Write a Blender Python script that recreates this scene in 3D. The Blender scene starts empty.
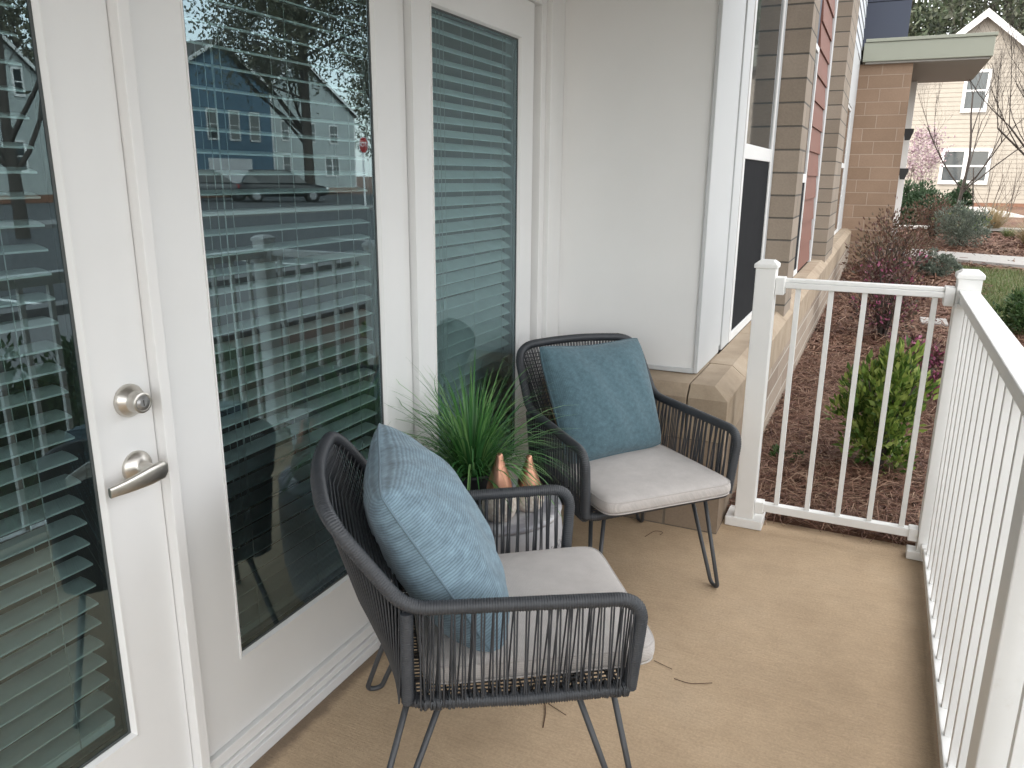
import bpy, bmesh, math, random
import numpy as np
from mathutils import Vector, Matrix
rnd = random.Random(7)
R = math.radians
scn = bpy.context.scene
COL = scn.collection

# ------------------------------------------------------------------ camera
cam = bpy.data.objects.new('camera', bpy.data.cameras.new('camera')); COL.objects.link(cam); scn.camera = cam
CR = Vector((0.90629629, 0.42256379, 0.0081782)); CU = Vector((-0.11585377, 0.22977608, 0.96632337)); CF = Vector((-0.40645411, 0.87672276, -0.25720082))
cam.matrix_world = Matrix(((CR.x, CU.x, -CF.x, 1.30031569), (CR.y, CU.y, -CF.y, -0.09432556), (CR.z, CU.z, -CF.z, 1.42313249), (0, 0, 0, 1)))
cam.data.sensor_width = 36; cam.data.lens = 783.47 / 1024 * 36
cam.data.clip_start = 0.05; cam.data.clip_end = 1000

# ------------------------------------------------------------------ world and sun
SUN_EL, SUN_AZ = 46, 232      # azimuth measured clockwise from +y
world = bpy.data.worlds.new('World'); scn.world = world; world.use_nodes = True
nt = world.node_tree; bg = nt.nodes['Background']
sky = nt.nodes.new('ShaderNodeTexSky'); sky.sky_type = 'NISHITA'; sky.sun_disc = False
sky.sun_elevation = R(SUN_EL); sky.sun_rotation = R(SUN_AZ); sky.air_density = 1.0; sky.dust_density = 2.5; sky.ozone_density = 0.7
mxs = nt.nodes.new('ShaderNodeMixRGB'); mxs.inputs[0].default_value = .60; mxs.inputs[2].default_value = (8.1, 7.75, 7.2, 1)   # thin overcast over the blue
nt.links.new(sky.outputs[0], mxs.inputs[1]); nt.links.new(mxs.outputs[0], bg.inputs[0]); bg.inputs[1].default_value = 0.15
sl = bpy.data.lights.new('sun', 'SUN'); sl.energy = 0.8; sl.angle = R(14); sl.color = (1, 0.95, 0.87)
sun = bpy.data.objects.new('sun', sl); COL.objects.link(sun)
sd = Vector((math.sin(R(SUN_AZ)) * math.cos(R(SUN_EL)), math.cos(R(SUN_AZ)) * math.cos(R(SUN_EL)), math.sin(R(SUN_EL))))
sun.rotation_euler = sd.to_track_quat('Z', 'Y').to_euler()
scn.view_settings.view_transform = 'Standard'; scn.view_settings.look = 'None'
scn.view_settings.exposure = 1.95; scn.view_settings.gamma = 1; scn.view_settings.use_curve_mapping = False
scn.cycles.max_bounces = 10; scn.cycles.diffuse_bounces = 5; scn.cycles.glossy_bounces = 5; scn.cycles.transparent_max_bounces = 16

# ------------------------------------------------------------------ materials
class NT:
    def __init__(s, name):
        s.m = bpy.data.materials.new(name); s.m.use_nodes = True; s.t = s.m.node_tree
        s.b = s.t.nodes['Principled BSDF']; s.out = s.t.nodes['Material Output']
    def n(s, typ, **kw):
        nd = s.t.nodes.new('ShaderNode' + typ)
        for k, v in kw.items():
            if k in nd.inputs.keys(): nd.inputs[k].default_value = v
            else: setattr(nd, k, v)
        return nd
    def l(s, a, b): s.t.links.new(a, b)
    def coord(s, kind='Object', scale=(1, 1, 1), rot=(0, 0, 0), loc=(0, 0, 0)):
        tc = s.n('TexCoord'); mp = s.n('Mapping'); s.l(tc.outputs[kind], mp.inputs[0])
        mp.inputs['Scale'].default_value = scale; mp.inputs['Rotation'].default_value = rot; mp.inputs['Location'].default_value = loc
        return mp.outputs[0]
    def noise(s, co, scale, detail=4, rough=.55):
        nd = s.n('TexNoise'); nd.inputs['Scale'].default_value = scale; nd.inputs['Detail'].default_value = detail; nd.inputs['Roughness'].default_value = rough
        s.l(co, nd.inputs[0]); return nd.outputs[0]
    def ramp(s, f, stops):
        r = s.n('ValToRGB'); s.l(f, r.inputs[0]); e = r.color_ramp.elements
        while len(e) < len(stops): e.new(.5)
        for i, (p, c) in enumerate(stops):
            e[i].position = p; e[i].color = (c[0], c[1], c[2], 1) if not isinstance(c, (int, float)) else (c, c, c, 1)
        return r.outputs[0]
    def mix(s, f, a, b, mode='MIX'):
        m = s.n('MixRGB', blend_type=mode)
        for i, v in enumerate((f, a, b)):
            if isinstance(v, (int, float)): m.inputs[i].default_value = v if i == 0 else (v, v, v, 1)
            elif isinstance(v, tuple): m.inputs[i].default_value = (*v, 1)
            else: s.l(v, m.inputs[i])
        return m.outputs[0]
    def math(s, op, a, b=0.0, c=0.0):
        m = s.n('Math', operation=op)
        for i, v in enumerate((a, b, c)):
            if isinstance(v, (int, float)): m.inputs[i].default_value = v
            else: s.l(v, m.inputs[i])
        return m.outputs[0]
    def bump(s, h, strength=.3, dist=.01, prev=None):
        b = s.n('Bump'); b.inputs['Strength'].default_value = strength; b.inputs['Distance'].default_value = dist
        s.l(h, b.inputs['Height'])
        if prev is not None: s.l(prev, b.inputs['Normal'])
        return b.outputs[0]
    def set(s, color=None, rough=None, metal=None, normal=None, spec=None):
        for k, v in (('Base Color', color), ('Roughness', rough), ('Metallic', metal), ('Normal', normal), ('Specular IOR Level', spec)):
            if v is None: continue
            if isinstance(v, tuple): s.b.inputs[k].default_value = (*v, 1)
            elif isinstance(v, (int, float)): s.b.inputs[k].default_value = v
            else: s.l(v, s.b.inputs[k])
        return s.m

def paint(name, c, rough=.45, var=.06, scale=6, bump=.05, dirt=0.0):
    s = NT(name); co = s.coord()
    n = s.noise(co, scale, 6); k = 1 - var
    col = s.mix(s.ramp(n, [(.3, 0), (.7, 1)]), tuple(x * k for x in c), c)
    if dirt:
        d = s.ramp(s.noise(co, 22, 8, .75), [(.60, 0), (.78, 1)])
        col = s.mix(s.math('MULTIPLY', d, dirt), col, tuple(x * y for x, y in zip(c, (.62, .55, .42))))
    nb = s.noise(co, 160, 3)
    return s.set(col, s.ramp(n, [(.2, rough - .05), (.8, rough + .08)]), normal=s.bump(nb, bump, .002))
def plain(name, c, rough=.5, metal=0.0):
    s = NT(name); n = s.noise(s.coord(), 14, 5)
    return s.set(s.mix(s.ramp(n, [(.3, 0), (.7, 1)]), tuple(x * .88 for x in c), c), rough, metal)
M = {}
M['door'] = paint('door_paint', (.74, .745, .74), .38, .04, 3, .04, .05)
M['casing'] = paint('casing_paint', (.75, .75, .74), .45, .05, 4, .06, .04)
M['panel'] = paint('grey_panel_paint', (.81, .81, .80), .6, .05, 2.5, .12, .03)
M['board_shaded'] = paint('shaded_board_paint', (.56, .575, .58), .5, .05, 3, .06, .03)  # shade from blocked sky put into the colour, hence darker than the casing
M['rail'] = paint('rail_paint', (.83, .83, .81), .4, .05, 5, .04, .22)
M['fascia'] = paint('fascia_paint', (.32, .33, .265), .5, .06, 1.5)
M['soffit'] = paint('soffit_paint', (.33, .31, .28), .6, .08, 1.5)
M['navy'] = paint('navy_panel', (.045, .055, .085), .5, .1, 1.5)
M['ceiling'] = paint('ceiling_paint', (.42, .41, .39), .6)
M['silver'] = None
def satin(name, c, rough=.3):
    s = NT(name); co = s.coord(scale=(1, 1, 30)); n = s.noise(co, 60, 4)
    return s.set(s.mix(n, tuple(x * .8 for x in c), c), s.ramp(n, [(.3, rough - .06), (.7, rough + .1)]), 1.0)
M['nickel'] = satin('satin_nickel', (.66, .63, .58), .34)
M['copper'] = satin('copper', (.60, .32, .22), .40)
M['black'] = plain('black_plastic', (.02, .02, .022), .5)
M['dark'] = plain('dark_gap', (.03, .03, .03), .8)
M['seal'] = plain('glazing_seal', (.06, .07, .07), .6)
M['screen'] = plain('insect_screen', (.022, .023, .025), 1.0); M['screen'].node_tree.nodes['Principled BSDF'].inputs['Specular IOR Level'].default_value = .1
M['blind'] = plain('blind_slat', (.90, .92, .91), .4)
M['cord'] = plain('blind_cord', (.7, .72, .7), .7)
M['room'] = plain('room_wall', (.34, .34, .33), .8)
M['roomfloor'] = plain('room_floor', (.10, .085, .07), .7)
M['rod'] = plain('powder_coat_rod', (.05, .053, .058), .42)
M['asphalt'] = plain('asphalt', (.055, .057, .06), .85)
M['concrete_pale'] = plain('pale_concrete', (.40, .385, .36), .85)
M['pavement'] = plain('grey_pavement', (.21, .205, .20), .9)
M['stripe'] = plain('road_paint', (.7, .7, .68), .7)
M['tire'] = plain('tyre_rubber', (.02, .02, .02), .8)
M['rim'] = plain('wheel_rim', (.45, .45, .46), .35, .8)
M['carpaint'] = plain('car_paint', (.012, .013, .015), .5)
M['cargrey'] = plain('car_paint_grey', (.07, .075, .08), .45)
M['red'] = plain('sign_red', (.45, .03, .03), .45)
M['signwhite'] = plain('sign_white', (.8, .8, .8), .5)
M['lamp_red'] = plain('tail_lamp', (.4, .02, .02), .2)
M['lamp_clear'] = plain('head_lamp', (.6, .6, .6), .15)
M['steel'] = plain('galvanised_steel', (.4, .4, .4), .4, .7)
M['bark'] = plain('bark', (.065, .053, .045), .9)
M['bark_pale'] = plain('bark_pale', (.17, .145, .12), .9)
M['roof'] = plain('roof_shingle', (.07, .068, .065), .9)
M['brown'] = plain('brown_base_board', (.22, .11, .07), .8)

def glass_mat(name, tint, ior, rough=0.0):
    s = NT(name); s.t.nodes.remove(s.b)
    tr = s.n('BsdfTransparent'); tr.inputs[0].default_value = (*tint, 1)
    gl = s.n('BsdfGlossy'); gl.inputs['Roughness'].default_value = rough; gl.inputs['Color'].default_value = (.70, .92, 1, 1)
    fr = s.n('Fresnel'); fr.inputs[0].default_value = ior
    # very slight waviness of real panes
    nb = s.noise(s.coord(), 1.6, 1); bp = s.bump(nb, .035, .02); s.l(bp, gl.inputs['Normal'])
    mx = s.n('MixShader'); s.l(fr.outputs[0], mx.inputs[0]); s.l(tr.outputs[0], mx.inputs[1]); s.l(gl.outputs[0], mx.inputs[2])
    df = s.n('BsdfDiffuse'); df.inputs[0].default_value = (.52, .64, .62, 1)      # faint pale veil added to brighten the pane
    dm = s.n('MixShader'); dm.inputs[0].default_value = .012; s.l(mx.outputs[0], dm.inputs[1]); s.l(df.outputs[0], dm.inputs[2])
    s.l(dm.outputs[0], s.out.inputs[0]); return s.m
M['glass'] = glass_mat('door_glass', (.80, .98, .97), 2.45)
M['glass_win'] = glass_mat('window_glass', (.35, .42, .42), 2.0)
def dark_glass():
    s = NT('dark_glass'); return s.set((.03, .04, .045), .05, spec=1.0)
M['darkglass'] = dark_glass()
M['carglass'] = plain('car_glass', (.012, .014, .016), .35)

def brick_mat(name, c1, c2, mortar, bw, bh, ms=.006, bump=.6, off=.5, xk=1.0):
    s = NT(name); tc = s.n('TexCoord'); ge = s.n('NewGeometry')
    sp = s.n('SeparateXYZ'); s.l(tc.outputs['Object'], sp.inputs[0])
    sn = s.n('SeparateXYZ'); s.l(ge.outputs['True Normal'], sn.inputs[0])
    ax = s.math('ABSOLUTE', sn.outputs[0]); isx = s.math('GREATER_THAN', ax, .5)
    h = s.math('ADD', s.math('MULTIPLY', sp.outputs[1], isx), s.math('MULTIPLY', sp.outputs[0], s.math('MULTIPLY', s.math('SUBTRACT', 1.0, isx), xk)))
    cb = s.n('CombineXYZ'); s.l(h, cb.inputs[0]); s.l(sp.outputs[2], cb.inputs[1])
    br = s.n('TexBrick'); s.l(cb.outputs[0], br.inputs[0])
    br.inputs['Scale'].default_value = 1; br.inputs['Brick Width'].default_value = bw; br.inputs['Row Height'].default_value = bh
    br.inputs['Mortar Size'].default_value = ms; br.inputs['Mortar Smooth'].default_value = .3; br.offset = off
    br.inputs['Color1'].default_value = (*c1, 1); br.inputs['Color2'].default_value = (*c2, 1); br.inputs['Mortar'].default_value = (*mortar, 1)
    br.inputs['Bias'].default_value = 0
    co = tc.outputs['Object']
    n1 = s.noise(co, 3, 5); n2 = s.noise(co, 90, 6, .7)
    c = s.mix(s.math('MULTIPLY', s.ramp(n1, [(.35, 0), (.65, 1)]), .35), br.outputs[0], (.25, .2, .155), 'MULTIPLY')
    c = s.mix(.35, br.outputs[0], c)
    c = s.mix(.25, c, s.ramp(n2, [(.3, .35), (.7, 1.0)]), 'MULTIPLY')
    hh = s.math('ADD', s.math('MULTIPLY', br.outputs[1], -1), s.math('MULTIPLY', n2, .35))
    return s.set(c, .9, normal=s.bump(hh, bump, .008))
M['block'] = brick_mat('split_block', (.31, .24, .175), (.25, .19, .135), (.19, .16, .125), .40, .2)
M['block_pier'] = brick_mat('pier_block', (.35, .29, .23), (.27, .22, .17), (.11, .10, .085), .5, .132, .006, xk=.4)
M['thin_block'] = brick_mat('base_block', (.40, .33, .26), (.27, .205, .155), (.55, .50, .43), .62, .115, .007, .6, .37)
M['entry_brick'] = brick_mat('entry_brick', (.33, .225, .155), (.27, .18, .12), (.40, .31, .24), .50, .20, .006, .4, .37)
def stone():
    s = NT('cast_stone'); co = s.coord(); n = s.noise(co, 7, 6); n2 = s.noise(co, 120, 5, .7)
    c = s.ramp(n, [(.25, (.28, .215, .15)), (.5, (.37, .29, .205)), (.8, (.44, .36, .27))])
    c = s.mix(.3, c, s.ramp(n2, [(.3, .5), (.7, 1)]), 'MULTIPLY')
    return s.set(c, .85, normal=s.bump(n2, .3, .003))
M['stone'] = stone()
def lap(name, c, pitch, dark=.35):
    s = NT(name); tc = s.n('TexCoord'); sp = s.n('SeparateXYZ'); s.l(tc.outputs['Object'], sp.inputs[0])
    n = s.noise(tc.outputs['Object'], 4, 5)
    return s.set(s.mix(s.ramp(n, [(.3, 0), (.7, 1)]), tuple(x * .9 for x in c), c), .65)
M['cream'] = lap('cream_siding', (.375, .34, .285), .18)
M['redsiding'] = lap('red_siding', (.21, .088, .062), .2)
M['whitesiding'] = lap('white_siding', (.62, .65, .68), .15)
M['bluesiding'] = lap('blue_siding', (.11, .20, .28), .2)
M['palesiding'] = lap('pale_siding', (.42, .46, .45), .2)

def floor_mat():
    s = NT('broomed_concrete'); co = s.coord()
    n1 = s.noise(co, 1.7, 6, .6); n2 = s.noise(co, 9, 6, .65); n3 = s.noise(co, 130, 5, .75)
    st = s.coord(scale=(1.0, 16, 1), rot=(0, 0, R(52))); n4 = s.noise(st, 11, 5, .65)
    c = s.ramp(n1, [(.25, (.45, .325, .205)), (.55, (.56, .415, .27)), (.8, (.62, .475, .325))])
    c = s.mix(.22, c, s.ramp(n2, [(.3, .45), (.7, 1)]), 'MULTIPLY')
    c = s.mix(.20, c, s.ramp(n4, [(.35, .55), (.6, 1.1)]), 'MULTIPLY')
    c = s.mix(.32, c, s.ramp(n3, [(.35, .5), (.62, 1.15)]), 'MULTIPLY')
    # scattered dark specks and pale chips
    v = s.n('TexVoronoi'); s.l(co, v.inputs[0]); v.inputs['Scale'].default_value = 26
    sp = s.ramp(v.outputs['Distance'], [(.03, 1), (.06, 0)]); gate = s.ramp(s.noise(co, 5, 3), [(.55, 0), (.62, 1)])
    c = s.mix(s.math('MULTIPLY', s.math('MULTIPLY', sp, gate), .7), c, (.12, .085, .055))
    # dirt settled along the outer edge and the threshold
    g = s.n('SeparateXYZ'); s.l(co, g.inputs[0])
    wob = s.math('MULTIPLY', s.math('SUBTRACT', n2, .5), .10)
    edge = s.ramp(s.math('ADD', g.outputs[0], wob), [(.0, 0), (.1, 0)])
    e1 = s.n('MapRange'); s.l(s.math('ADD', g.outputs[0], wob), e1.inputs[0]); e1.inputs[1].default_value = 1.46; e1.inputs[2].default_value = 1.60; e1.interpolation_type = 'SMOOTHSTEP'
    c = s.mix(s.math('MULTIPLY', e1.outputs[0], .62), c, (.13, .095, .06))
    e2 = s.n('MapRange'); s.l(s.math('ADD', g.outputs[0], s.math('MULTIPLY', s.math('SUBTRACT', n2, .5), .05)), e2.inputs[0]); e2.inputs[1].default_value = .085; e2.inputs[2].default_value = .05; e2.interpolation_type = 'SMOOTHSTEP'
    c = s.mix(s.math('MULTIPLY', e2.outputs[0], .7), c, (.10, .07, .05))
    # a couple of faint water rings
    h = s.math('ADD', s.math('MULTIPLY', n4, .5), s.math('MULTIPLY', n3, .6))
    return s.set(c, .82, normal=s.bump(h, .6, .005))
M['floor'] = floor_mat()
def mulch():
    s = NT('mulch_soil'); co = s.coord(); n = s.noise(co, 25, 8, .7); st = s.coord(scale=(1, 9, 1), rot=(0, 0, R(25))); n2 = s.noise(st, 22, 5, .7); n3 = s.noise(co, 1.2, 4)
    c = s.ramp(s.mix(.5, n, n2), [(.3, (.034, .015, .009)), (.5, (.09, .042, .026)), (.7, (.18, .10, .064))])
    c = s.mix(s.ramp(n3, [(.4, 0), (.65, .4)]), c, (.21, .12, .07))
    return s.set(c, .95, normal=s.bump(s.mix(.5, n, n2), .9, .03))
M['mulch'] = mulch()
def straw_mat(name, cols, rough=.75):
    s = NT(name); g = s.n('NewGeometry'); k = len(cols)
    c = s.ramp(g.outputs['Random Per Island'], [((i + .5) / k, col) for i, col in enumerate(cols)])
    return s.set(c, rough)
M['straw'] = straw_mat('pine_straw', [(.075, .030, .019), (.145, .066, .040), (.205, .110, .068), (.29, .19, .125), (.125, .05, .030)])
def leaf_mat(name, cols, trans=.25, rough=.55):
    s = NT(name); g = s.n('NewGeometry'); k = len(cols)
    c = s.ramp(g.outputs['Random Per Island'], [((i + .5) / k, col) for i, col in enumerate(cols)])
    s.set(c, rough)
    tl = s.n('BsdfTranslucent'); s.l(c, tl.inputs[0]); mx = s.n('MixShader'); mx.inputs[0].default_value = trans
    s.l(s.b.outputs[0], mx.inputs[1]); s.l(tl.outputs[0], mx.inputs[2]); s.l(mx.outputs[0], s.out.inputs[0]); return s.m
M['leaf_bright'] = leaf_mat('bright_leaf', [(.05, .10, .015), (.10, .18, .03), (.18, .26, .045), (.28, .34, .08)])
M['leaf_dark'] = leaf_mat('dark_leaf', [(.02, .045, .02), (.035, .07, .03), (.05, .09, .045)])
M['leaf_sage'] = leaf_mat('sage_leaf', [(.10, .13, .10), (.16, .19, .15), (.22, .25, .20)])
M['leaf_burg'] = leaf_mat('burgundy_leaf', [(.07, .03, .03), (.11, .05, .045), (.14, .08, .06), (.09, .075, .05)])
M['leaf_pink'] = leaf_mat('pink_flower', [(.34, .08, .17), (.24, .05, .10), (.42, .15, .24)])
M['leaf_brown'] = leaf_mat('brown_leaf', [(.12, .06, .045), (.17, .09, .065), (.09, .06, .04), (.13, .10, .06)])
M['blossom'] = leaf_mat('blossom', [(.38, .27, .30), (.46, .38, .385), (.27, .17, .22), (.42, .36, .34)])
M['leaf_pine'] = leaf_mat('pine_needles', [(.06, .085, .045), (.10, .125, .07), (.15, .165, .11), (.04, .055, .035)])
M['leaf_grass'] = leaf_mat('plant_grass', [(.04, .14, .04), (.10, .27, .07), (.24, .42, .15), (.05, .17, .05)], .25, .35)
M['leaf_hedge'] = leaf_mat('hedge_leaf', [(.03, .07, .02), (.05, .11, .03), (.09, .15, .05)])
M['tan_grass'] = leaf_mat('dry_grass', [(.34, .26, .15), (.42, .33, .20), (.28, .24, .13)])
M['lawn_blade'] = leaf_mat('lawn_blade', [(.10, .16, .04), (.14, .19, .06), (.24, .22, .11), (.07, .12, .03)])
M['oak'] = leaf_mat('oak_leaf', [(.06, .065, .035), (.10, .10, .06), (.15, .14, .09)])
def lawn():
    s = NT('lawn_soil'); co = s.coord(); n = s.noise(co, 6, 7, .7); n2 = s.noise(co, 60, 5, .7)
    c = s.ramp(n, [(.3, (.09, .10, .035)), (.55, (.14, .14, .06)), (.8, (.2, .15, .085))])
    c = s.mix(.4, c, s.ramp(n2, [(.3, .4), (.7, 1)]), 'MULTIPLY'); return s.set(c, .95, normal=s.bump(n2, .6, .02))
M['lawn'] = lawn()
def wicker():
    s = NT('resin_wicker'); co = s.coord(); n = s.noise(co, 30, 5)
    c = s.mix(n, (.028, .031, .036), (.060, .065, .073)); return s.set(c, .48, normal=s.bump(s.noise(co, 300, 3), .15, .001))
M['wicker'] = wicker()
def cloth(name, c, weave=420, var=.2, mottle=30, contrast=.25, ribs=False):
    s = NT(name); uv = s.coord('UV')
    w1 = s.n('TexWave', bands_direction='X'); w1.inputs['Scale'].default_value = weave / 6.28; w1.inputs['Distortion'].default_value = 2.5; w1.inputs['Detail'].default_value = 2; s.l(uv, w1.inputs[0])
    w2 = s.n('TexWave', bands_direction='Y'); w2.inputs['Scale'].default_value = weave / 6.28; w2.inputs['Distortion'].default_value = 2.5; w2.inputs['Detail'].default_value = 2; s.l(uv, w2.inputs[0])
    h = w2.outputs[1] if ribs else s.math('MULTIPLY', w1.outputs[1], w2.outputs[1])
    n = s.noise(uv, mottle, 7, .7); n2 = s.noise(uv, 350, 3, .8)
    base = s.mix(s.ramp(n, [(.32, 0), (.68, 1)]), tuple(x * (1 - var) for x in c), tuple(min(1, x * (1 + var)) for x in c))
    base = s.mix(contrast, base, s.ramp(h, [(.1, .45), (.8, 1.15)]), 'MULTIPLY')
    base = s.mix(.35, base, s.ramp(n2, [(.3, .55), (.7, 1.2)]), 'MULTIPLY')
    s.set(base, .92, normal=s.bump(s.mix(.5, h, n2), .45, .002))
    s.b.inputs['Sheen Weight'].default_value = .15; return s.m
M['cushion'] = cloth('grey_woven_fabric', (.56, .525, .50), 500, .09, 14, .28)
M['pillow_rib'] = cloth('blue_ribbed_chenille', (.19, .285, .35), 330, .32, 34, .46, True)
M['pillow_felt'] = cloth('blue_felted_fabric', (.098, .175, .212), 420, .26, 60, .42)
def marble():
    s = NT('grey_swirl_top'); co = s.coord(); w = s.n('TexWave'); s.l(co, w.inputs[0]); w.inputs['Scale'].default_value = 4; w.inputs['Distortion'].default_value = 9; w.inputs['Detail'].default_value = 4; w.inputs['Detail Scale'].default_value = 2
    return s.set(s.ramp(w.outputs[1], [(.1, (.26, .26, .29)), (.5, (.38, .38, .41)), (.9, (.50, .50, .52))]), .5)
M['tabletop'] = marble()
def drumside():
    s = NT('patterned_drum_side'); uv = s.coord('UV'); sp = s.n('SeparateXYZ'); s.l(uv, sp.inputs[0])
    zig = s.math('PINGPONG', s.math('MULTIPLY', sp.outputs[0], 52.0), .5)
    row = s.math('ADD', s.math('MULTIPLY', sp.outputs[1], 42.0), s.math('MULTIPLY', zig, 1.6))
    st = s.math('GREATER_THAN', s.math('FRACT', row), .52)
    n = s.noise(uv, 60, 6); base = s.mix(n, (.34, .34, .36), (.47, .47, .49)); lim = s.math('LESS_THAN', sp.outputs[1], .335)
    return s.set(s.mix(s.math('MULTIPLY', s.math('MULTIPLY', st, lim), .75), base, (.07, .075, .09)), .6)
M['drum'] = drumside()
def ceram():
    s = NT('white_pebbled_ceramic'); co = s.coord(); v = s.n('TexVoronoi'); s.l(co, v.inputs[0]); v.inputs['Scale'].default_value = 75
    return s.set(s.ramp(v.outputs[0], [(0, (.80, .76, .70)), (.7, (.55, .47, .40))]), .55, normal=s.bump(v.outputs[0], -.6, .004))
M['ceramic'] = ceram()

# ------------------------------------------------------------------ helpers
def tag(o, label=None, cat=None, group=None, kind=None):
    if label: o['label'] = label
    if cat: o['category'] = cat
    if group: o['group'] = group
    if kind: o['kind'] = kind
    return o
def thing(name, label, cat, loc=(0, 0, 0), rz=0, group=None):
    o = bpy.data.objects.new(name, None); COL.objects.link(o); o.empty_display_size = .1
    o.location = loc; o.rotation_euler = (0, 0, rz); return tag(o, label, cat, group)
def root_loc(p):
    while p is not None and p.parent is not None: p = p.parent
    return Vector((0, 0, 0)) if p is None else p.location.copy()
class MB:
    def __init__(s): s.v = []; s.f = []; s.uv = None; s.sm = []
    def add(s, vs, fs, smooth=False):
        b = len(s.v); s.v.extend([tuple(p) for p in vs]); s.f.extend([tuple(i + b for i in f) for f in fs]); s.sm.extend([smooth] * len(fs)); return s
    def box(s, x0, x1, y0, y1, z0, z1):
        vs = [(x0, y0, z0), (x1, y0, z0), (x1, y1, z0), (x0, y1, z0), (x0, y0, z1), (x1, y0, z1), (x1, y1, z1), (x0, y1, z1)]
        return s.add(vs, [(3, 2, 1, 0), (4, 5, 6, 7), (0, 1, 5, 4), (1, 2, 6, 5), (2, 3, 7, 6), (3, 0, 4, 7)])
    def tube(s, pts, r, n=8, closed=False, ends=True):
        pts = [Vector(p) for p in pts]; m = len(pts); rs = r if isinstance(r, (list, tuple, np.ndarray)) else [r] * m
        base = len(s.v); up = None
        for i, p in enumerate(pts):
            if closed: t = pts[(i + 1) % m] - pts[i - 1]
            else: t = pts[min(i + 1, m - 1)] - pts[max(i - 1, 0)]
            if t.length < 1e-9: t = Vector((0, 0, 1))
            t.normalize()
            if up is None:
                a = Vector((0, 0, 1)) if abs(t.z) < .9 else Vector((1, 0, 0)); up = (a - t * a.dot(t)).normalized()
            else:
                up = up - t * up.dot(t); up.normalize()
            sd_ = t.cross(up)
            for k in range(n):
                an = 2 * math.pi * k / n; q = p + (up * math.cos(an) + sd_ * math.sin(an)) * rs[i]; s.v.append((q.x, q.y, q.z))
        seg = m if closed else m - 1
        for i in range(seg):
            a = base + i * n; b = base + ((i + 1) % m) * n
            for k in range(n):
                s.f.append((a + k, b + k, b + (k + 1) % n, a + (k + 1) % n)); s.sm.append(True)
        if ends and not closed:
            s.f.append(tuple(base + k for k in range(n))); s.f.append(tuple(base + (m - 1) * n + k for k in reversed(range(n)))); s.sm += [False, False]
        return s
    def lathe(s, prof, c=(0, 0, 0), n=32, axis='z', caps=True):
        base = len(s.v)
        for r, h in prof:
            for k in range(n):
                a = 2 * math.pi * k / n
                if axis == 'z': s.v.append((c[0] + r * math.cos(a), c[1] + r * math.sin(a), c[2] + h))
                else: s.v.append((c[0] + h, c[1] + r * math.cos(a), c[2] + r * math.sin(a)))
        for i in range(len(prof) - 1):
            for k in range(n):
                s.f.append((base + i * n + k, base + i * n + (k + 1) % n, base + (i + 1) * n + (k + 1) % n, base + (i + 1) * n + k)); s.sm.append(True)
        if caps:
            s.f.append(tuple(base + k for k in reversed(range(n)))); s.f.append(tuple(base + (len(prof) - 1) * n + k for k in range(n))); s.sm += [False, False]
        return s
    def prism(s, poly, axis, a, b):
        """extrude a polygon given in the two other axes along `axis` from a to b"""
        n = len(poly); vs = []
        for t in (a, b):
            for p, q in poly: vs.append({'x': (t, p, q), 'y': (p, t, q), 'z': (p, q, t)}[axis])
        fs = [tuple(range(n)), tuple(range(2 * n - 1, n - 1, -1))] + [(i, i + n, (i + 1) % n + n, (i + 1) % n) for i in range(n)]
        return s.add(vs, fs)
    def build(s, name, mat, parent=None, bevel=0, segs=2, local=False, uvs=None, fixn=True):
        me = bpy.data.meshes.new(name); off = Vector((0, 0, 0)) if local else root_loc(parent)
        vs = np.array(s.v, dtype=float).reshape(-1, 3) - np.array(off)
        me.from_pydata(vs.tolist(), [], s.f); me.update()
        me.polygons.foreach_set('use_smooth', s.sm[:len(me.polygons)])
        if fixn and len(s.f) < 60000:
            bm = bmesh.new(); bm.from_mesh(me); bmesh.ops.recalc_face_normals(bm, faces=bm.faces); bm.to_mesh(me); bm.free()
        if uvs is not None:
            lay = me.uv_layers.new(name='UVMap')
            for lp in me.loops: lay.data[lp.index].uv = uvs[lp.vertex_index]
        for m_ in (mat if isinstance(mat, list) else [mat]): me.materials.append(m_)
        o = bpy.data.objects.new(name, me); COL.objects.link(o)
        if parent is not None: o.parent = parent
        if bevel:
            md = o.modifiers.new('bevel', 'BEVEL'); md.width = bevel; md.segments = segs; md.limit_method = 'ANGLE'; md.angle_limit = R(40); md.harden_normals = False
        return o
def fillet(pts, rad, n=6):
    """round the inner corners of a polyline"""
    out = [Vector(pts[0])]
    for i in range(1, len(pts) - 1):
        p0, p, p1 = Vector(pts[i - 1]), Vector(pts[i]), Vector(pts[i + 1]); r = rad[i] if isinstance(rad, (list, tuple)) else rad
        a = (p0 - p); b = (p1 - p); d = min(r, a.length * .49, b.length * .49)
        A = p + a.normalized() * d; B = p + b.normalized() * d
        for k in range(n + 1):
            t = k / n; out.append(A * (1 - t) ** 2 + p * 2 * t * (1 - t) + B * t * t)
    out.append(Vector(pts[-1])); return out
def resample(pts, step):
    pts = [Vector(p) for p in pts]; L = [0]
    for a, b in zip(pts, pts[1:]): L.append(L[-1] + (b - a).length)
    n = max(2, int(L[-1] / step)); out = []; j = 0
    for i in range(n + 1):
        t = L[-1] * i / n
        while j < len(L) - 2 and L[j + 1] < t: j += 1
        u = (t - L[j]) / max(1e-9, L[j + 1] - L[j]); out.append(pts[j].lerp(pts[j + 1], min(1, max(0, u))))
    return out
def copy_tree(o, parent=None):
    c = o.copy(); COL.objects.link(c)
    if parent is not None: c.parent = parent
    for ch in [q for q in bpy.data.objects if q.parent == o]: copy_tree(ch, c)
    return c
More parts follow.
